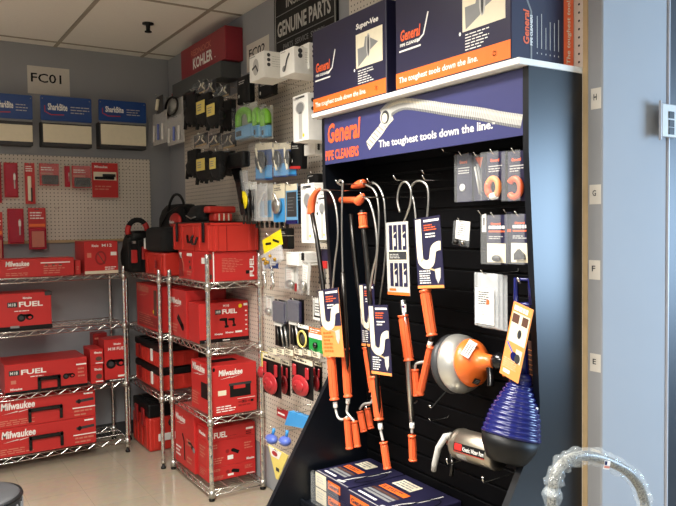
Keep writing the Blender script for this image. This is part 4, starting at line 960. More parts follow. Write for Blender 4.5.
# ------------------------------------------------------------------ big cartons on the stand
def bigcarton(label, y0, y1, z1, x0, x1, end):
    z0 = 2.0225; w = y1-y0; h = z1-z0; d = x1-x0; M = FX(x0, (y0+y1)/2, z0)
    m = MB(M); m.box(-w/2, w/2, 0, d, 0, h, 'navy', .003); m.rect(-w/2+.002, w/2-.002, .004, .058, 'orange')
    m.text('The toughest tools down the line.', -w*.47, .016, w*.72, .026, 'white', shear=.15); m.disc(w*.38, .03, .008, .008, 'white'); m.disc(w*.38, .03, .005, .005, 'orange', -.0012)
    zt = .165
    m.text('General', -w*.45, zt, .11, .04, 'orangeg', shear=.1); m.text('PIPE CLEANERS', -w*.45, zt-.018, .11, .011, 'white'); m.rect(-w*.46, -w*.46+.12, zt-.036, zt-.030, 'white')
    m.band([(-w*.46+.10,zt-.018),(-w*.46+.135,zt+.0),(-w*.46+.16,zt+.07)], .007, 'white')
    xr = w*.13; m.box(xr, xr+w*.33, -.001, 0, .125, .255, 'cream')
    pc = xr+w*.16; m.poly([(xr+.015,.13),(pc-.01,.16),(pc+.01,.235),(pc-.02,.235),(pc-.03,.2),(xr+.012,.2)], 'grey', -.0014); m.disc(pc, .2, .014, .045, 'lgrey', -.0018); m.disc(pc, .2, .006, .04, 'dgrey', -.002); m.poly([(pc+.012,.18),(xr+w*.28,.2),(pc+.012,.225)], 'grey', -.0014)
    m.text('Super-Vee', xr, .268, w*.28, .028, 'white', shear=.15); m.disc(xr-.012, .122, .005, .006, 'white')
    m.lines(xr+.012, .062, w*.2, .056, 6, 'white', fill=.35)
    if end:
        R = M@RIGHT(w, d); m.M = R; m.rect(d-.047, d-.001, 0.002, h-.002, 'orangeg'); m.M = R@Matrix(((0,0,-1,d-.012),(0,1,0,0),(1,0,0,.012),(0,0,0,1))); m.text('The toughest tools down the line.', 0, 0, h*.9, .022, 'cream', -.0015)
        m.M = R@Matrix(((0,0,-1,.075),(0,1,0,0),(1,0,0,.05),(0,0,0,1))); m.text('General', 0, 0, .1, .026, 'orangeg', -.0012, shear=.1); m.text('PIPE CLEANERS', 0, -.014, .09, .01, 'white', -.0012)
        m.M = R; m.band([(.084,.008),(.084,.15),(.062,.19),(.05,.215)], .007, 'grey')
        for k in range(6): m.rect(.108+k*.019, .111+k*.019, .045, random.uniform(.11,.15), 'lgrey'); m.disc(.1095+k*.019, .03, .002, .003, 'lgrey')
    return tag(m.build('drain_tool_carton', org=M.to_translation()), label, 'box')
bigcarton('big navy and orange carton at the far end of the stand top', 2.093, 2.62, 2.367, 1.552, 1.79, False)
bigcarton('big navy and orange carton at the near end of the stand top', 1.480, 2.036, 2.43, 1.552, 1.827, True)
# ------------------------------------------------------------------ small cartons on the deck
def deckbox(label, y0, y1, x0, x1, z0, z1, side_white, top):
    w = y1-y0; h = z1-z0; d = x1-x0; M = FX(x0, (y0+y1)/2, z0)
    m = MB(M); m.box(-w/2, w/2, 0, d, 0, h, 'navy', .002)
    if side_white: m.rect(-w*.49, -w*.14, h*.03, h*.97, 'cream'); m.lines(-w*.44, h*.3, w*.26, h*.5, 3, 'lgrey')
    lx = -w*.08 if side_white else -w*.42
    m.rect(lx, lx+w*.38, h*.3, h*.85, 'orange'); m.text('General', lx+w*.02, h*.42, w*.32, h*.3, 'navy', -.0014)
    if not side_white: m.lines(lx+w*.42, h*.2, w*.3, h*.45, 1, 'white', fill=.8)
    if top:
        m.M = M@TOP(w, h); m.rect(w*.02, w*.98, .006, .01, 'lgrey')
        m.rect(w*.1, w*.45, d*.1, d*.14, 'white')
        m.M = M@TOP(w, h)@Matrix.Translation((w*.08,0,0)); 
        for k in range(3): m.rect(0, w*.5, d*(.2+.07*k), d*(.25+.07*k), 'grey' if k < 2 else 'brownk')
        m.rect(w*.02, w*.5, d*.44, d*.56, 'orange'); m.lines(w*.05, d*.46, w*.4, d*.08, 2, 'navy', -.0014)
        m.rect(w*.05, w*.4, d*.64, d*.86, 'cream'); m.lines(w*.08, d*.66, w*.3, d*.18, 3, 'grey', -.0014)
        m.band([(w*.6,d*.08),(w*.62,d*.3),(w*.7,d*.55),(w*.72,d*.9)], .009, 'lgrey'); m.band([(w*.52,d*.06),(w*.68,d*.1)], .018, 'lgrey', -.0011)
        pts = [(w*.78+w*.1*math.cos(a), d*.5+d*.28*math.sin(a)) for a in [i*math.pi/9 for i in range(19)]]; m.band(pts, .006, 'black', -.0012)
        m.M = M
    return tag(m.build('drain_tool_carton', org=M.to_translation()), label, 'box')
DZ = .3655
yl0 = at(347,492,'X',1.5)[1]
hz = .066
deckbox('small navy carton with cream end on the stand deck, lower left', yl0, 2.56, 1.50, 1.786, DZ, DZ+hz, True, False)
deckbox('small navy carton with cream end on the stand deck, upper left', yl0, 2.56, 1.50, 1.786, DZ+hz+.0005, DZ+2*hz, True, True)
yr1 = yl0-.012
deckbox('navy carton printed with a drain snake on the stand deck, lower right', yr1-.34, yr1, 1.49, 1.786, DZ, DZ+hz, False, False)
deckbox('navy carton printed with a drain snake on the stand deck, upper right', yr1-.34, yr1, 1.49, 1.786, DZ+hz+.0005, DZ+2*hz, False, True)
tag(MB().box(1.478, 1.484, 2.35, 2.565, DZ, DZ+.125, 'clear', .001).box(1.484, 1.50, 2.567, 2.572, DZ, DZ+.13, 'clear', .001).build('bin_guard', org=(1.48,2.45,DZ)), 'clear plastic guard strip in front of the small navy cartons', 'guard')
tag(bag_mesh(1.50, 1.76, 1.60, 1.95, DZ+.0, DZ+.11, 'slat', .7).build('dark_mat', org=(1.6,1.8,DZ)), 'dark soft bundle at the bottom right of the stand deck', 'bundle')
# ------------------------------------------------------------------ closet augers
def W(X): return lambda px, py: at(px, py, 'X', X)
def grip(m, a, b_, r0, r1=None, mt='orangeg', ribs=True):
    r1 = r1 or r0; d = (b_-a); L_ = d.length; n = 12
    prof = [(0,r0*1.22),(.006,r0*1.22),(.009,r0)]+[(L_*k/n, r0+(r1-r0)*k/n) for k in range(1, n)]+[(L_-.008,r1),(L_-.005,r1*1.25),(L_,r1*1.22)]
    m.lathe(a, d, prof, mt, 16)
    if ribs:
        u = d.normalized().orthogonal().normalized(); w_ = d.normalized().cross(u)
        for k in range(8):
            an = k*math.pi/4; off = u*math.cos(an)+w_*math.sin(an)
            m.tube([a+d*.08+off*r0*.97, b_-d*.08+off*r1*.97], r0*.13, mt, 5)
    return m
def trapcard(P, M_, t, kind):
    """printed card hanging on the shaft.  P: px corners x0,x1,y0,y1 on plane X"""
    X, x0, x1, y0, y1 = P
    A = at(x0,(y0+y1)/2,'X',X); B = at(x1,(y0+y1)/2,'X',X); zt = at((x0+x1)/2,y0,'X',X)[2]; zb_ = at((x0+x1)/2,y1,'X',X)[2]
    w = A[1]-B[1]; h = zt-zb_; M = FX(X, (A[1]+B[1])/2, zb_)@Matrix.Translation((0,0,h))@Matrix.Rotation(math.radians(M_),4,'Y')@Matrix.Translation((0,0,-h))
    m = MB(M)
    if kind == 'orange': m.box(-w/2, w/2, 0, .002, 0, h, 'orangel').box(-w/2, w/2, -.0006, .0, h*.45, h, 'navy')
    elif kind == 'windows': m.box(-w/2, w/2, 0, .002, 0, h, 'lgrey').rect(-w/2, w/2, 0, h*.04, 'orange')
    else: m.box(-w/2, w/2, 0, .002, 0, h, 'navy').rect(-w/2, w/2, 0, h*.04, 'orangel')
    if kind == 'windows':
        for cx in (-.17,.24):
            for cz, ch in ((.12,.32),(.62,.34)):
                m.rect(w*(cx-.18), w*(cx+.18), h*cz, h*(cz+ch), 'navy'); m.rect(w*(cx-.02), w*(cx+.02), h*cz, h*(cz+ch), 'cream', -.0012); m.rect(w*(cx+.02), w*(cx+.12), h*(cz+.05), h*(cz+.16), 'lgrey', -.0012)
                m.band([(w*(cx),h*(cz+.2)),(w*(cx+.14),h*(cz+.24))], .004, 'cream', -.0013)
        m.rect(-w*.42, w*.46, h*.47, h*.61, 'cream', -.0012); m.rect(-w*.38, w*.42, h*.485, h*.595, 'dgrey', -.0014); m.lines(-w*.34, h*.5, w*.6, h*.07, 3, 'lgrey', -.0016); m.rect(-w*.4, -w*.1, h*.06, h*.09, 'orange', -.0012)
    else:
        b0 = .30 if kind != 'orange' else .42
        # the white trap picture
        pts = [(-w*.33,h*.98),(-w*.33,h*(b0+.16)),(-w*.27,h*(b0+.07)),(-w*.1,h*(b0+.03)),(w*.08,h*(b0+.06)),(w*.14,h*(b0+.14)),(w*.2,h*(b0+.24)),(w*.36,h*(b0+.28)),(w*.47,h*(b0+.28))]
        q = bez([(p[0],p[1],0) for p in pts], 5); m.band([(p.x,p.y) for p in q], w*.22, 'cream', -.0014)
        m.rect(-w*.12, w*.46, h*.93, h*.96, 'white', -.0012); m.lines(-w*.12, h*.8, w*.5, h*.1, 3, 'orangeg', -.0012); m.lines(-w*.08, h*.7, w*.45, h*.08, 2, 'white', -.0012)
        m.lines(-w*.4, h*.06, w*.5, h*(b0-.1), 6, 'white' if kind == 'navy' else 'orange', -.0012); m.poly([(w*.2,h*(b0-.04)),(w*.42,h*(b0-.02)),(w*.4,h*(b0-.16)),(w*.3,h*(b0-.24)),(w*.22,h*(b0-.16))], 'lgrey', -.0014); m.band([(-w*.1,h*(b0-.01)),(w*.25,h*(b0-.06))], .006, 'wood', -.0013)
    return m.build('card', t)
def auger(label, X, top, shaft, grips, crank, cable, card=None, hookat=None, sm='darksteel'):
    w = W(X); o = w(*shaft[-1]); t = thing('closet_auger', label, 'drain auger', (X, o[1], o[2]))
    m = MB(); m.tube([w(*p) for p in shaft], .0098, sm, 10); m.build('shaft', t)
    if top:
        m = MB(); P = bez([w(*p) for p in top], 5); nn = len(P)-1; m.tube(P, [.006+.0105*min(1, i/nn*1.6) for i in range(nn+1)], 'orangeg', 12); m.build('elbow', t)
    for a, b_, r0, r1 in grips: grip(MB(), w(*a), w(*b_), r0, r1).build('grip', t)
    for c in crank:
        if len(c) == 3:     # crank rod path, grip start/end
            MB().tube(bez([w(*p) for p in c[0]], 5), .005, 'lgrey', 8).lathe(w(*c[0][0]), w(*c[0][1])-w(*c[0][0]), [(0,.009),(.022,.009),(.024,.0065)], 'white', 12).build('crank', t); grip(MB(), w(*c[1]), w(*c[2]), .0125).build('crank_grip', t)
    if cable: MB().tube(bez([w(*p) for p in cable], 8), .0042, 'zinc', 8).build('cable', t)
    if card: trapcard(card[0], card[1], t, card[2])
    if hookat:
        q = w(*hookat); m = MB().tube([(SXB-.001,q[1],q[2]+.01),(SXB-.008,q[1],q[2]),(X-.014,q[1],q[2]),(X-.026,q[1],q[2]+.016)], .0026, 'chrome', 8)
        tag(m.build('slatwall_hook', org=(SXB,q[1],q[2])), 'chrome hook holding the '+' '.join(label.split()[:12]), 'hook')
    return t
auger('orange gripped auger hanging at the far left of the stand', 1.50, [(320,189),(315.5,193),(312,202),(311,214)], [(312,213),(317,240),(322,278),(328,330),(331,356),(334.5,401)],
      [((331,356),(334.5,400),.0165,.0165)], [([(335,402),(336,411),(338.5,418),(343,419.5),(347,417)],(347,418),(349.5,449))],
      [(321,190),(330,192),(336,208),(338,235),(335,262),(332.5,290)], ((1.487,318,338.5,289,356),-8,'orange'), (319.5,190))
auger('grey shafted auger with a bare cable ring, second from the left', 1.53, None, [(343,272),(344,300),(346,330),(347,362),(348,398)],
      [((345,348),(348,397),.0155,.0155)], [([(348,398),(347.5,406),(347,412),(350,416.5),(354,421)],(354,421),(357.5,447))], [(341,185),(338.5,183),(339,181),(341,180.5),(343,182),(342.5,186),(342,210),(342,240),(343,274)], None, (341,184))
auger('auger with white trap card hanging just behind the middle one', 1.62, [(352,187),(357,185),(363.5,183)] , [(351,214),(354,250),(358,285),(366,330),(372,370),(374,390)],
      [((366,347),(373,392),.014,.014)], [([(374,392),(372,402),(364,404),(360,409)],(360,411),(364,432))], [(366,185),(374,190),(378,202),(379,225),(377,260),(374,285)], ((1.612,359,374,284,346),-4,'navy'), (366,184))
auger('front middle auger with orange collar and navy trap card', 1.50, [(363.5,194.5),(361,198),(357.5,202.5)], [(362,210),(364,235),(367,262),(369,290),(374,350),(380,422)],
      [((362.5,213),(363.5,228),.0145,.0145),((374,376),(379,420),.0165,.0155)], [([(380,423),(381,432),(383,441)],(383.5,442),(387.5,469))], [(365,198),(370,203),(375,222),(377,250),(372,275),(369,300)], ((1.485,368,388,305,374),-5,'navy'), (366,197))
auger('auger with pictured window card and long white crank shaft', 1.58, None, [(403,300),(406,330),(409,380),(412,422)],
      [((403,315),(409,361),.0165,.0165)], [([(412,422),(412,428),(412,433)],(412,435),(413,461))], [(400,212),(397.5,200),(400,186),(406,182),(411,190),(410,205),(404,222)], ((1.57,386,408,222,295),-2,'windows'), (399,180), 'zinc')
auger('auger with navy trap card hanging at the right of the row', 1.60, None, [(425,291),(429,320),(431.5,336),(431,341)],
      [((425,290),(432,336),.018,.0165)], [([(431,340),(430,344),(431,346)],(431,346),(420,394)), ([(429,362),(423,362),(416,364),(415,369)],(415,369),(417,396))], [(416,220),(414,202),(411,192),(413,184),(420,181),(427,186),(428.5,200),(427,218)], ((1.59,414,440,217,288),-5,'navy'), (428,180))
# small USA flag label on the window-card auger
t = [o for o in COL.objects if o.name.startswith('closet_auger') and 'window' in o['label']][0]
q = at(404.5,308,'X',1.555); m = MB(FX(1.553, q[1], q[2]-.014)); m.rect(-.012, .012, 0, .028, 'white', 0)
m.rect(-.010, .0, .015, .023, 'royal'); 
for k in range(3): m.rect(0.0, .010, .014+.004*k, .016+.004*k, 'red'); m.rect(-.01, .01, .006, .008, 'red')
m.build('flag_label', t)
# second pair of crank grips that hang with the hidden auger
t = thing('closet_auger', 'hindmost auger, only its cable and folded crank grip show', 'drain auger', (1.66,2.4,1.0))
w = W(1.66)
MB().tube(bez([w(*p) for p in ((372,182),(378,186),(383,196),(385,210),(386,240),(384,270),(380,300),(378,330))]), .0042, 'zinc', 8).build('cable', t)
MB().tube(bez([w(*p) for p in ((377,330),(376,360),(374,392),(370,403),(366,405),(367,409))]), .006, 'chrome', 8).build('shaft', t)
grip(MB(), w(367,408), w(371,429), .012).build('crank_grip', t)
for a, b_ in (((345,201),(345.8,211)),((352,200),(353,203))): pass
MB().tube([w(341,200),w(352,200),w(362,200)], .014, 'orangeg', 12).build('elbow', t)
q = w(373,182); tag(MB().tube([(SXB-.001,q[1],q[2]+.01),(SXB-.008,q[1],q[2]),(1.64,q[1],q[2]),(1.63,q[1],q[2]+.014)], .0026, 'chrome', 8).build('slatwall_hook', org=(SXB,q[1],q[2])), 'chrome hook in the slatwall holding the hindmost auger', 'hook')
q = at(343,203,'X',1.66)
# ------------------------------------------------------------------ blister packs on the slatwall
def spack(label, X, a, b_, c, d, fn, cat='hardware pack', name='hardware_pack', lean=0, hkz=.008): return pack(label, cat, name, 'X', X, a, b_, c, d, fn, True, SXB, lean, hkz)
def b_card(w, h, t, M, ringc=None):
    m = card_(M, w, h, t, 'navy'); m.text('General', -w*.3, h*.8, w*.5, h*.07, 'orangeg'); m.rect(-w*.4, w*.35, h*.7, h*.72, 'lgrey'); m.lines(-w*.4, h*.58, w*.75, h*.1, 2, 'lgrey'); m.build('card', t)
def b_washer(w, h, t, M):
    b_card(w, h, t, M); MB(M).lathe((-w*.1,-.001,h*.3), (0,-1,0), [(0,.013),(.003,.013),(.004,.006)], 'white', 16).build('washer', t); MB(M).box(-w*.5, w*.5, -.014, -.011, 0, h, 'clear', .002).build('blister', t)
def b_cable(w, h, t, M):
    card_(M, w, h, t, 'navy').poly([(-w*.3,h*.95),(w*.3,h*.95),(w*.1,h*.72)], 'orangeg').build('card', t)
    MB(M).tube([(-w*.2,-.008,h*.75),(w*.2,-.01,h*.15)], .004, 'lgrey', 8).tube([(0,-.008,h*.8),(w*.36,-.01,h*.2)], .004, 'grey', 8).build('cutter_blades', t); MB(M).box(-w*.5, w*.5, -.02, -.017, 0, h, 'clear', .002).build('blister', t)
def b_ringo(two):
    def fn(w, h, t, M):
        b_card(w, h, t, M); m = MB(M); n = 20
        pts = [(w*.32*math.cos(a), -.012, h*.26+w*.36*math.sin(a)) for a in [math.radians(-140+280*i/n) for i in range(n+1)]] if not two else [(w*.3*math.cos(a), -.012, h*.26+w*.36*math.sin(a)) for a in [2*math.pi*i/n for i in range(n)]]
        m.tube(pts, .010, 'orangeg' if not two else 'orangel', 10, closed=two)
        if two: m.tube(pts[8:14], .0112, 'orangeg', 10)
        if two: m.tube(pts[14:18], .0112, 'white', 10)
        m.build('pipe_cutter', t); MB(M).box(-w*.5, w*.5, -.03, -.027, 0, h, 'clear', .002).build('blister', t)
    return fn
spack('navy blister card with a white washer at the left of the top packs', 1.66, 457, 472, 154, 202, b_washer)
spack('navy blister card with orange top and long grey blades', 1.67, 473, 486, 155, 201, b_cable)
spack('blister pack with an orange and white ring cutter', 1.62, 487, 505, 152, 200, b_ringo(True))
spack('blister pack with a solid orange C-shaped cutter', 1.62, 508, 527, 151, 201, b_ringo(False))
def b_slip(w, h, t, M):
    MB(M).box(-w*.4, w*.4, -.001, .002, h*.25, h, 'white').lines(-w*.3, h*.4, w*.55, h*.5, 6, 'dgrey', -.002).build('slip', t); MB(M).box(-w*.5, w*.5, -.01, -.002, 0, h*.98, 'clear', .004).build('bag', t)
    MB(M).lathe((-w*.2,-.014,h*.12), (.6,-.4,.3), [(0,.009),(.014,.009)], 'darksteel', 10).lathe((w*.25,-.014,h*.1), (.2,-.4,.6), [(0,.007),(.016,.007)], 'chrome', 10).build('fittings', t)
spack('small clear bag with white slip and dark parts', 1.66, 455, 472, 221, 246, b_slip, lean=6)
spack('tiny white tag on the hook between bag and blister cards', 1.66, 482, 486, 214, 232, lambda w,h,t,M: card_(M,w,h,t,'white').rect(-w*.2,w*.2,h*.35,h*.8,'dgrey').build('card',t), 'price tag', 'price_tag')
def b_blade(side_):
    def fn(w, h, t, M):
        m = card_(M, w, h, t, 'navy'); m.text('General', -w*.3, h*.8, w*.5, h*.05, 'orangeg'); m.lines(-w*.4, h*.71, w*.8, h*.08, 1, 'white', fill=.8); m.rect(-w*.4, w*.4, h*.65, h*.68, 'orangeg'); m.lines(-w*.4, h*.5, w*.8, h*.08, 2, 'lgrey'); m.build('card', t)
        MB(M).box(-w*.46, w*.46, -.003, -.0015, h*.03, h*.42, 'cream').build('insert', t)
        m = MB(M)
        if side_: m.prism([(-w*.2,h*.08),(w*.3,h*.1),(w*.25,h*.2),(0,h*.3),(-w*.2,h*.2)], -.014, -.004, 'dgrey')
        else: m.blob((w*.1,-.012,h*.12), (w*.22,.009,h*.07), 'dgrey', 12)
        m.build('cutter', t); MB(M).box(-w*.5, w*.5, -.03, -.0255, 0, h, 'clear2' if False else 'clear', .002).build('blister', t)
    return fn
spack('navy over cream blister with a low dark cutter, left of two', 1.62, 487, 507, 215, 264, b_blade(False))
spack('navy over cream blister with an angular dark cutter, right of two', 1.62, 511, 531, 214, 264, b_blade(True))
spack('thin navy card wedged between the two cream blisters', 1.68, 506, 513, 212, 262, lambda w,h,t,M: card_(M,w,h,t,'navy').rect(-w*.3,w*.3,h*.6,h*.66,'orangeg').build('card',t))
def b_bags(w, h, t, M):
    for k in range(3):
        MB(M).box(-w*.5+k*.008, w*.42+k*.012, .008*k, .008*k+.005, k*-.004, h*(.98-.01*k), 'clear2', .002).build('bag', t)
    MB(M).box(-w*.42, w*.3, -.003, -.001, h*.05, h*.7, 'white').lines(-w*.3, h*.4, w*.45, h*.25, 6, 'dgrey', -.004).rect(w*.02, w*.14, h*.42, h*.5, 'orangeg', -.0045).lines(-w*.3, h*.1, w*.3, h*.2, 4, 'lgrey', -.004).build('slip', t)
spack('thick bunch of clear bags with a white printed slip', 1.64, 474, 500, 272, 327, b_bags)
for i, (x, y) in enumerate(((450,152),(430,174),(437,420))):
    q = at(x, y, 'X', SXB-.06); tag(MB().tube([(SXB-.001,q[1],q[2]+.008),(SXB-.008,q[1],q[2]),(SXB-.09,q[1],q[2]),(SXB-.1,q[1],q[2]+.014)], .0026, 'chrome', 8).build('slatwall_hook', org=(SXB,q[1],q[2])), 'empty chrome slatwall hook '+('above the washer card','right of the trap card auger','beside the silver drain ram')[i], 'hook')
# ------------------------------------------------------------------ drum snake
V_ = (at(455,364,'X',1.66)-CP).normalized(); ax = (CX*math.sin(math.radians(42))-V_*math.cos(math.radians(42))+CY*-.04).normalized()
c = at(451,364,'X',1.675)
t = thing('drum_snake', 'white and orange drum drain snake with black chuck', 'drain snake', (c[0],c[1],c[2]-.11))
R_ = .105
c0 = c
MB().lathe(c0, ax, [(-.004,R_*.8),(0,R_*.96),(.008,R_*1.0),(.03,R_*.98)], 'dgrey', 40).build('rear_shell', t)
MB().lathe(c0, ax, [(.0305,R_*.93),(.036,R_*.99),(.045,R_*.99),(.07,R_*.93),(.088,R_*.80),(.092,R_*.72)], 'spun', 40).build('front_shell', t)
MB().lathe(c0, ax, [(.0925,R_*.76),(.098,R_*.79),(.112,R_*.76),(.13,R_*.6),(.142,R_*.42),(.152,R_*.3),(.175,R_*.24),(.2,R_*.2)], 'orange', 32).build('cone', t)
MB().lathe(c0, ax, [(.2,.016),(.205,.026),(.22,.031),(.235,.03),(.25,.02),(.258,.008)], 'blackgloss', 14).build('chuck', t)
g0 = c0+ax*.175; MB().tube(bez([g0, g0+Vector((-.01,-.02,-.04)), g0+Vector((-.02,-.03,-.075))]), [.013]*17, 'blackgloss', 10).build('pistol_grip', t)
MB().tube(bez([c0+ax*.255, c0+ax*.265+Vector((.0,0,-.02)), c0+ax*.24+Vector((0,0,-.05))]), .005, 'orange', 8).build('cable_tip', t)
# stickers lie on the cone's slope
u_ = ax.cross(Vector((0,0,1))).normalized(); v_ = u_.cross(ax).normalized()
def stick(an, rr_, w_, h_, mt, nm):
    k = math.radians(an); rad = (u_*math.cos(k)+v_*math.sin(k)); tan = (-u_*math.sin(k)+v_*math.cos(k)); p = c0+ax*(.112+.02*(1-rr_/R_*1.25)*2)+rad*rr_
    sl = (rad-ax*.75).normalized(); nn = (sl.cross(tan)).normalized(); nn = nn if nn.dot(ax) > 0 else -nn; p = p+nn*.011
    m = MB(); q = [p-tan*w_/2-sl*h_/2, p+tan*w_/2-sl*h_/2, p+tan*w_/2+sl*h_/2, p-tan*w_/2+sl*h_/2]
    m.add([v for v in q]+[v-nn*.001 for v in q], [(0,1,2,3),(7,6,5,4),(0,4,5,1),(1,5,6,2),(2,6,7,3),(3,7,4,0)], mt)
    for i in range(3):
        a = p-sl*h_*.3+sl*h_*.28*i; m.add([a-tan*w_*.4+nn*.0006, a+tan*w_*.3+nn*.0006, a+tan*w_*.3+sl*h_*.1+nn*.0006, a-tan*w_*.4+sl*h_*.1+nn*.0006], [(0,1,2,3)], 'grey')
    m.build(nm, t)
stick(52, R_*.55, .07, .03, 'white', 'label_sticker'); stick(292, R_*.58, .03, .02, 'black', 'warning_sticker')
tag(MB().tube([(SXB-.001,c[1]+.02,c[2]-.095),(1.67,c[1]+.02,c[2]-.10),(1.60,c[1]+.02,c[2]-.155),(1.59,c[1]+.02,c[2]-.14)], .004, 'chrome', 8).build('slatwall_hook', org=(SXB,c[1],c[2]-.1)), 'heavy chrome hook carrying the drum drain snake', 'hook')
# thin black cable loop left of the drum
w = W(1.62); tag(MB().tube(bez([w(*p) for p in ((431,360),(420,361),(410,370),(407,382),(409,395),(414,403),(418,400))]), .0035, 'blackgloss', 8).build('cable_loop', org=w(418,400)), 'thin black cable loop hanging behind the orange crank grips', 'cable')
# ------------------------------------------------------------------ bellows plunger
a = at(521,380,'X',1.62); b2 = at(506,462,'X',1.55)
d = (a-b2); L_ = d.length; dn = d.normalized()
t = thing('bellows_plunger', 'dark blue ribbed bellows plunger with orange hang tag', 'plunger', b2)
prof = [(0,.055),(.003,.068),(.05,.088)]
MB().lathe(b2, dn, [(0,.052),(.004,.06),(.045,.082),(.075,.088)], 'black', 32).build('cup', t)
pr = []; n = 12; z = .076
for k in range(n):
    r = .088-.0028*k-(.024*max(0,(k-4)/7)**1.3); pr += [(z,r-.001),(z+.006,r+.003),(z+.011,r+.001),(z+.014,r-.003)]; z += (L_*1.0-.076)/n
pr += [(z,.035),(z+.02,.028)]
MB().lathe(b2, dn, pr, 'royal', 32).build('bellows', t)
a2 = b2+dn*(z+.015)
hd = at(521,318,'X',1.62); MB().tube([a2, a2.lerp(hd,.5), hd], [.024,.02,.017], 'royal', 14).build('shaft', t)
q = [at(*p,'X',1.62) for p in ((516,305),(516,279),(530,280),(531,305))]
MB().tube([at(523,318,'X',1.62)]+[at(519,308,'X',1.62)]+q[:0]+[q[0],q[1]]+[q[2]]+[q[3]], [.013,.011,.008,.008,.008,.008], 'royal', 10).tube([q[0],q[3]], .009, 'royal', 10).build('handle', t)
A = at(499,340,'X',1.585); B = at(531,340,'X',1.585)
M = FX(1.575, at(508.5,378,'X',1.575)[1], at(508.5,378,'X',1.575)[2])@Matrix.Rotation(math.radians(15),4,'Y')
wc, hc = .078, .235
m = MB(M); m.box(-wc/2, wc/2, 0, .0025, 0, hc, 'orangel').rect(-wc*.42, wc*.46, hc*.48, hc*.88, 'cream').lines(-wc*.4, hc*.9, wc*.8, hc*.07, 1, 'white', fill=.9)
m.rect(-wc*.4, -wc*.05, hc*.74, hc*.86, 'brownk', -.0012).rect(wc*.1, wc*.4, hc*.74, hc*.86, 'brownk', -.0012).disc(wc*.1, hc*.62, .008, .014, 'dgrey', -.0014).band([(-wc*.4,hc*.46),(0,hc*.34)], .006, 'lavblue', -.0014).disc(wc*.05, hc*.31, .014, .014, 'royal', -.0016).rect(wc*.1, wc*.42, hc*.24, hc*.42, 'cream', -.0012).disc(wc*.24, hc*.3, .011, .015, 'dgrey', -.0018)
m.lines(-wc*.42, hc*.12, wc*.75, hc*.14, 5, 'cream', fill=.25).rect(-wc*.35, 0, hc*.05, hc*.1, 'white'); m.build('hang_tag', t)
w = W(1.60); m = MB().tube([(SXB-.001,a2[1],hd[2]+.02),(1.60,a2[1],hd[2]+.02),(1.59,a2[1],hd[2]+.035)], .004, 'chrome', 8); q = at(522,286,'X',1.62)
m = MB().tube([(SXB-.001,q[1],q[2]+.012),(1.61,q[1],q[2]+.012),(1.60,q[1],q[2]+.026)], .004, 'chrome', 8)
tag(m.build('slatwall_hook', org=(SXB,q[1],q[2])), 'chrome hook carrying the blue bellows plunger', 'hook')
# second plunger card behind
M = FX(1.66, at(530,365,'X',1.66)[1], at(530,383,'X',1.66)[2])@Matrix.Rotation(math.radians(6),4,'Y')
tag(MB(M).box(-.025, .03, 0, .0025, 0, .13, 'brownk').lines(-.018, .02, .04, .09, 6, 'orangel', fill=.2).box(-.055,-.027,-.002,.003,.02,.24,'navy').text('G', -.05,.2,.014,.03,'white',-.003).build('hang_card', org=M.to_translation()), 'dark orange and navy card behind the plunger hang tag', 'card')
# ------------------------------------------------------------------ silver drain ram
a = at(458,443,'X',1.62); b2 = at(500,452,'X',1.60); dn = Vector((0,-1,.06)).normalized()
t = thing('drain_ram', 'silver cylinder drain ram with lever and red label', 'drain ram', (1.64,a[1]-.1,a[2]-.06))
L_ = .20
MB().lathe(a, dn, [(0,.03),(.004,.05),(.02,.054),(.03,.05),(.034,.052),(L_-.01,.052),(L_,.04)], 'steel', 32).build('cylinder', t)
MB().lathe(a, -dn, [(0,.014),(.02,.014),(.024,.02),(.04,.02),(.042,.012)], 'steel', 16).build('valve_neck', t)
q = a-dn*.03
MB().tube([q+Vector((0,0,.02)), q+Vector((-.03,.0,.022)), q+Vector((-.045,.02,-.02)), q+Vector((-.05,.035,-.08)), q+Vector((-.05,.04,-.105))], [.012,.012,.011,.010,.009], 'lgrey', 10).build('lever', t)
MB().tube([a+Vector((-.03,-.005,-.05)), a+Vector((-.035,-.005,-.105))], .007, 'darksteel', 8).tube([a+Vector((-.02,.01,-.03)), a+Vector((-.03,-.005,-.06))], .009, 'black', 8).build('trigger', t)
# wrap-round label
m = MB(); X0_ = .035; n = 8
def cyl(s_, an): 
    k = math.radians(an); return a+dn*s_+(Vector((-1,0,0))*math.cos(k)+Vector((0,0,1))*math.sin(k))*.0527
def wrapq(s0, s1, a0, a1, mt, off=0):
    vs = []; 
    for i in range(n+1):
        an = a0+(a1-a0)*i/n; k = math.radians(an); o_ = (Vector((-1,0,0))*math.cos(k)+Vector((0,0,1))*math.sin(k))*off
        vs += [cyl(s0,an)+o_, cyl(s1,an)+o_]
    m.add(vs, [(2*i,2*i+1,2*i+3,2*i+2) for i in range(n)], mt)
wrapq(.035,.18,-8,22,'black'); wrapq(.04,.075,-4,20,'red',.0006); wrapq(.035,.18,-11,-8,'red',.0004)
vs, fs = glyphs('Kinetic Water Ram'); m.add([cyl(.08+.098*v[0], -2+16*v[1])+Vector((-.001,0,0)) for v in vs], fs, 'white')
wrapq(.045,.09,-42,-18,'lgrey'); m.build('label', t)
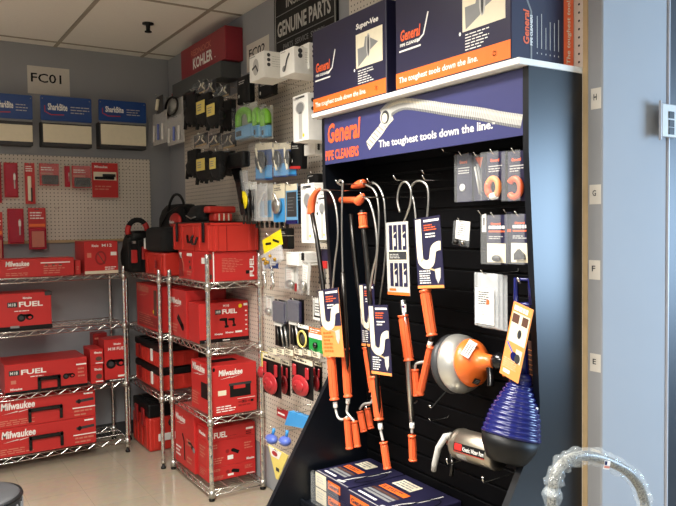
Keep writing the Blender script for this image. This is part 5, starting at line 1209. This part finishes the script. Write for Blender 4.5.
tag(MB().tube([(SXB-.001,a[1]-.02,a[2]-.05),(1.60,a[1]-.02,a[2]-.056),(1.555,a[1]-.02,a[2]-.056),(1.55,a[1]-.02,a[2]-.035)], .003, 'chrome', 8).tube([(SXB-.001,a[1]-.2,a[2]-.055),(1.58,a[1]-.2,a[2]-.062),(1.545,a[1]-.2,a[2]-.062),(1.54,a[1]-.2,a[2]-.04)], .003, 'chrome', 8).build('slatwall_bracket', org=(SXB,a[1],a[2]-.05)), 'pair of chrome prongs carrying the silver drain ram', 'bracket')
# ------------------------------------------------------------------ foreground: wrapped handle loop
Yh = .62
w = lambda px, py: at(px, py, 'Y', Yh)
base = [w(552,506), w(553,490), w(556,473), w(565,462), w(578,456), w(595,457), w(612,463), w(628,472), w(638,484), w(643,497), w(645,512)]
lo = base[0]; hi = base[-1]
path = bez([(lo[0]-.004,Yh,.03),(lo[0]-.004,Yh,.5),(lo[0]-.002,Yh,lo[2]-.15)]+[tuple(p) for p in base]+[(hi[0]+.002,Yh,hi[2]-.15),(hi[0]+.002,Yh,.5),(hi[0]+.002,Yh,.03)], 6)
t = thing('cart_handle', 'looped cart handle wrapped in clear plastic in the right foreground', 'handle', ((lo[0]+hi[0])/2,Yh,0))
MB().tube(path, .0068, 'braid', 10).build('handle_bar', t)
rs = [(.0115+.0022*math.sin(i*1.7)+.0012*math.sin(i*.9+2)) for i in range(len(path))]
MB().tube([Vector(p)+Vector((.001*math.sin(i*2.1),0,.001*math.cos(i*1.3))) for i, p in enumerate(path)], rs, 'wrap', 12).build('plastic_wrap', t)
q = w(597,459.5); mm = MB(Matrix.Translation(q)@Matrix.Rotation(math.radians(16),4,'Y')); mm.M = mm.M@FY(0,-.0165,-.004); mm.rect(-.007,.007,-.005,.007,'white',0).rect(-.006,-.001,.001,.006,'royal').rect(-.006,.006,-.003,.0,'flesh'); mm.build('flag_sticker', t)
MB().box(lo[0]-.03, hi[0]+.03, Yh-.09, Yh+.09, .001, .03, 'darksteel', .006).build('cart_base', t)
# dark ribbed bin at the lower left
q = at(8,491,'Y',2.4); cx = q[0]-.085
t = thing('waste_bin', 'dark grey ribbed bin cut off by the lower left corner', 'bin', (cx,2.4,0))
m = MB(); zt = q[2]
m.lathe((cx,2.42,0), (0,0,1), [(0.001,.10),(.01,.105),(zt-.02,.125),(zt-.008,.124),(zt,.112)], 'dgrey', 36)
m.build('body', t)
m = MB()
for k in range(30):
    an = 2*math.pi*k/30; m.tube([(cx+.107*math.cos(an),2.42+.107*math.sin(an),.01),(cx+.127*math.cos(an),2.42+.127*math.sin(an),zt-.03)], .004, 'grey', 5)
o = m.build('ribs', t)
MB().lathe((cx,2.42,zt-.02), (0,0,1), [(0,.126),(.006,.131),(.014,.129)], 'black', 36).build('rim', t)
# ------------------------------------------------------------------ light
W_ = bpy.data.worlds.new('World'); scn.world = W_; W_.use_nodes = True
bg = W_.node_tree.nodes['Background']; bg.inputs[0].default_value = (.6,.78,1,1); bg.inputs[1].default_value = .6
def area(name, loc, tgt, sx, sy, power, col):
    l = bpy.data.lights.new(name, 'AREA'); l.shape = 'RECTANGLE'; l.size = sx; l.size_y = sy; l.energy = power; l.color = col
    o = bpy.data.objects.new(name, l); COL.objects.link(o); o.location = loc
    o.rotation_euler = (Vector(tgt)-Vector(loc)).to_track_quat('-Z', 'Y').to_euler(); return o
for i, (x, y, _) in enumerate(LAMPS):
    l = area('lamp_%s' % 'abcd'[i], (x,y,CZH-.04), (x,y,0), .5, 1.1, (74,26,95,30)[i], (1,.965,.90)); l.data.spread = math.radians((125,110,160,160)[i])
area('window_daylight', (X1r-.03,(WY0+WY1)/2,(WZ0+WZ1)/2), (1.9,1.3,1.3), 2.0, 1.3, 185, (.50,.73,1))
GROUPS = {'peg_hook':'wire hooks on the pegboards','slatwall_hook':'chrome hooks in the slatwall','closet_auger':'orange gripped closet augers','glove_pack':'black glove packs','tool_carton':'red tool cartons on the wire racks',
 'hardware_pack':'hanging hardware packs','tool_pack':'hanging tool packs','flapper_pack':'red rubber flapper packs','hose_pack':'hanging hose packs','fitting_bin':'blue headed display bins','faucet_carton':'white faucet cartons',
 'price_tag':'price tags on hook ends','short_cord':'black plug-ended cords','drain_tool_carton':'navy drain tool cartons','letter_sticker':'letter stickers on the wall strip','wire_rack':'chrome wire racks','tool_case':'red plastic tool cases','ceiling_light':'recessed ceiling lights','tool_pouch':'black tool pouches'}
seen = {}
for o in COL.objects:
    if 'label' in o:
        g = GROUPS.get(o.name.split('.')[0])
        if g and 'group' not in o: o['group'] = g
        n_ = len(o['label'].split())
        if n_ > 16 or o['label'] in seen: print('LABEL?', n_, o.name, '|', o['label'])
        seen[o['label']] = 1
scn.view_settings.view_transform = 'Standard'; scn.view_settings.look = 'None'
scn.view_settings.gamma = 1; scn.view_settings.use_curve_mapping = False; scn.view_settings.exposure = 0.15
for o in COL.objects:
    if '_o' in o: del o['_o']
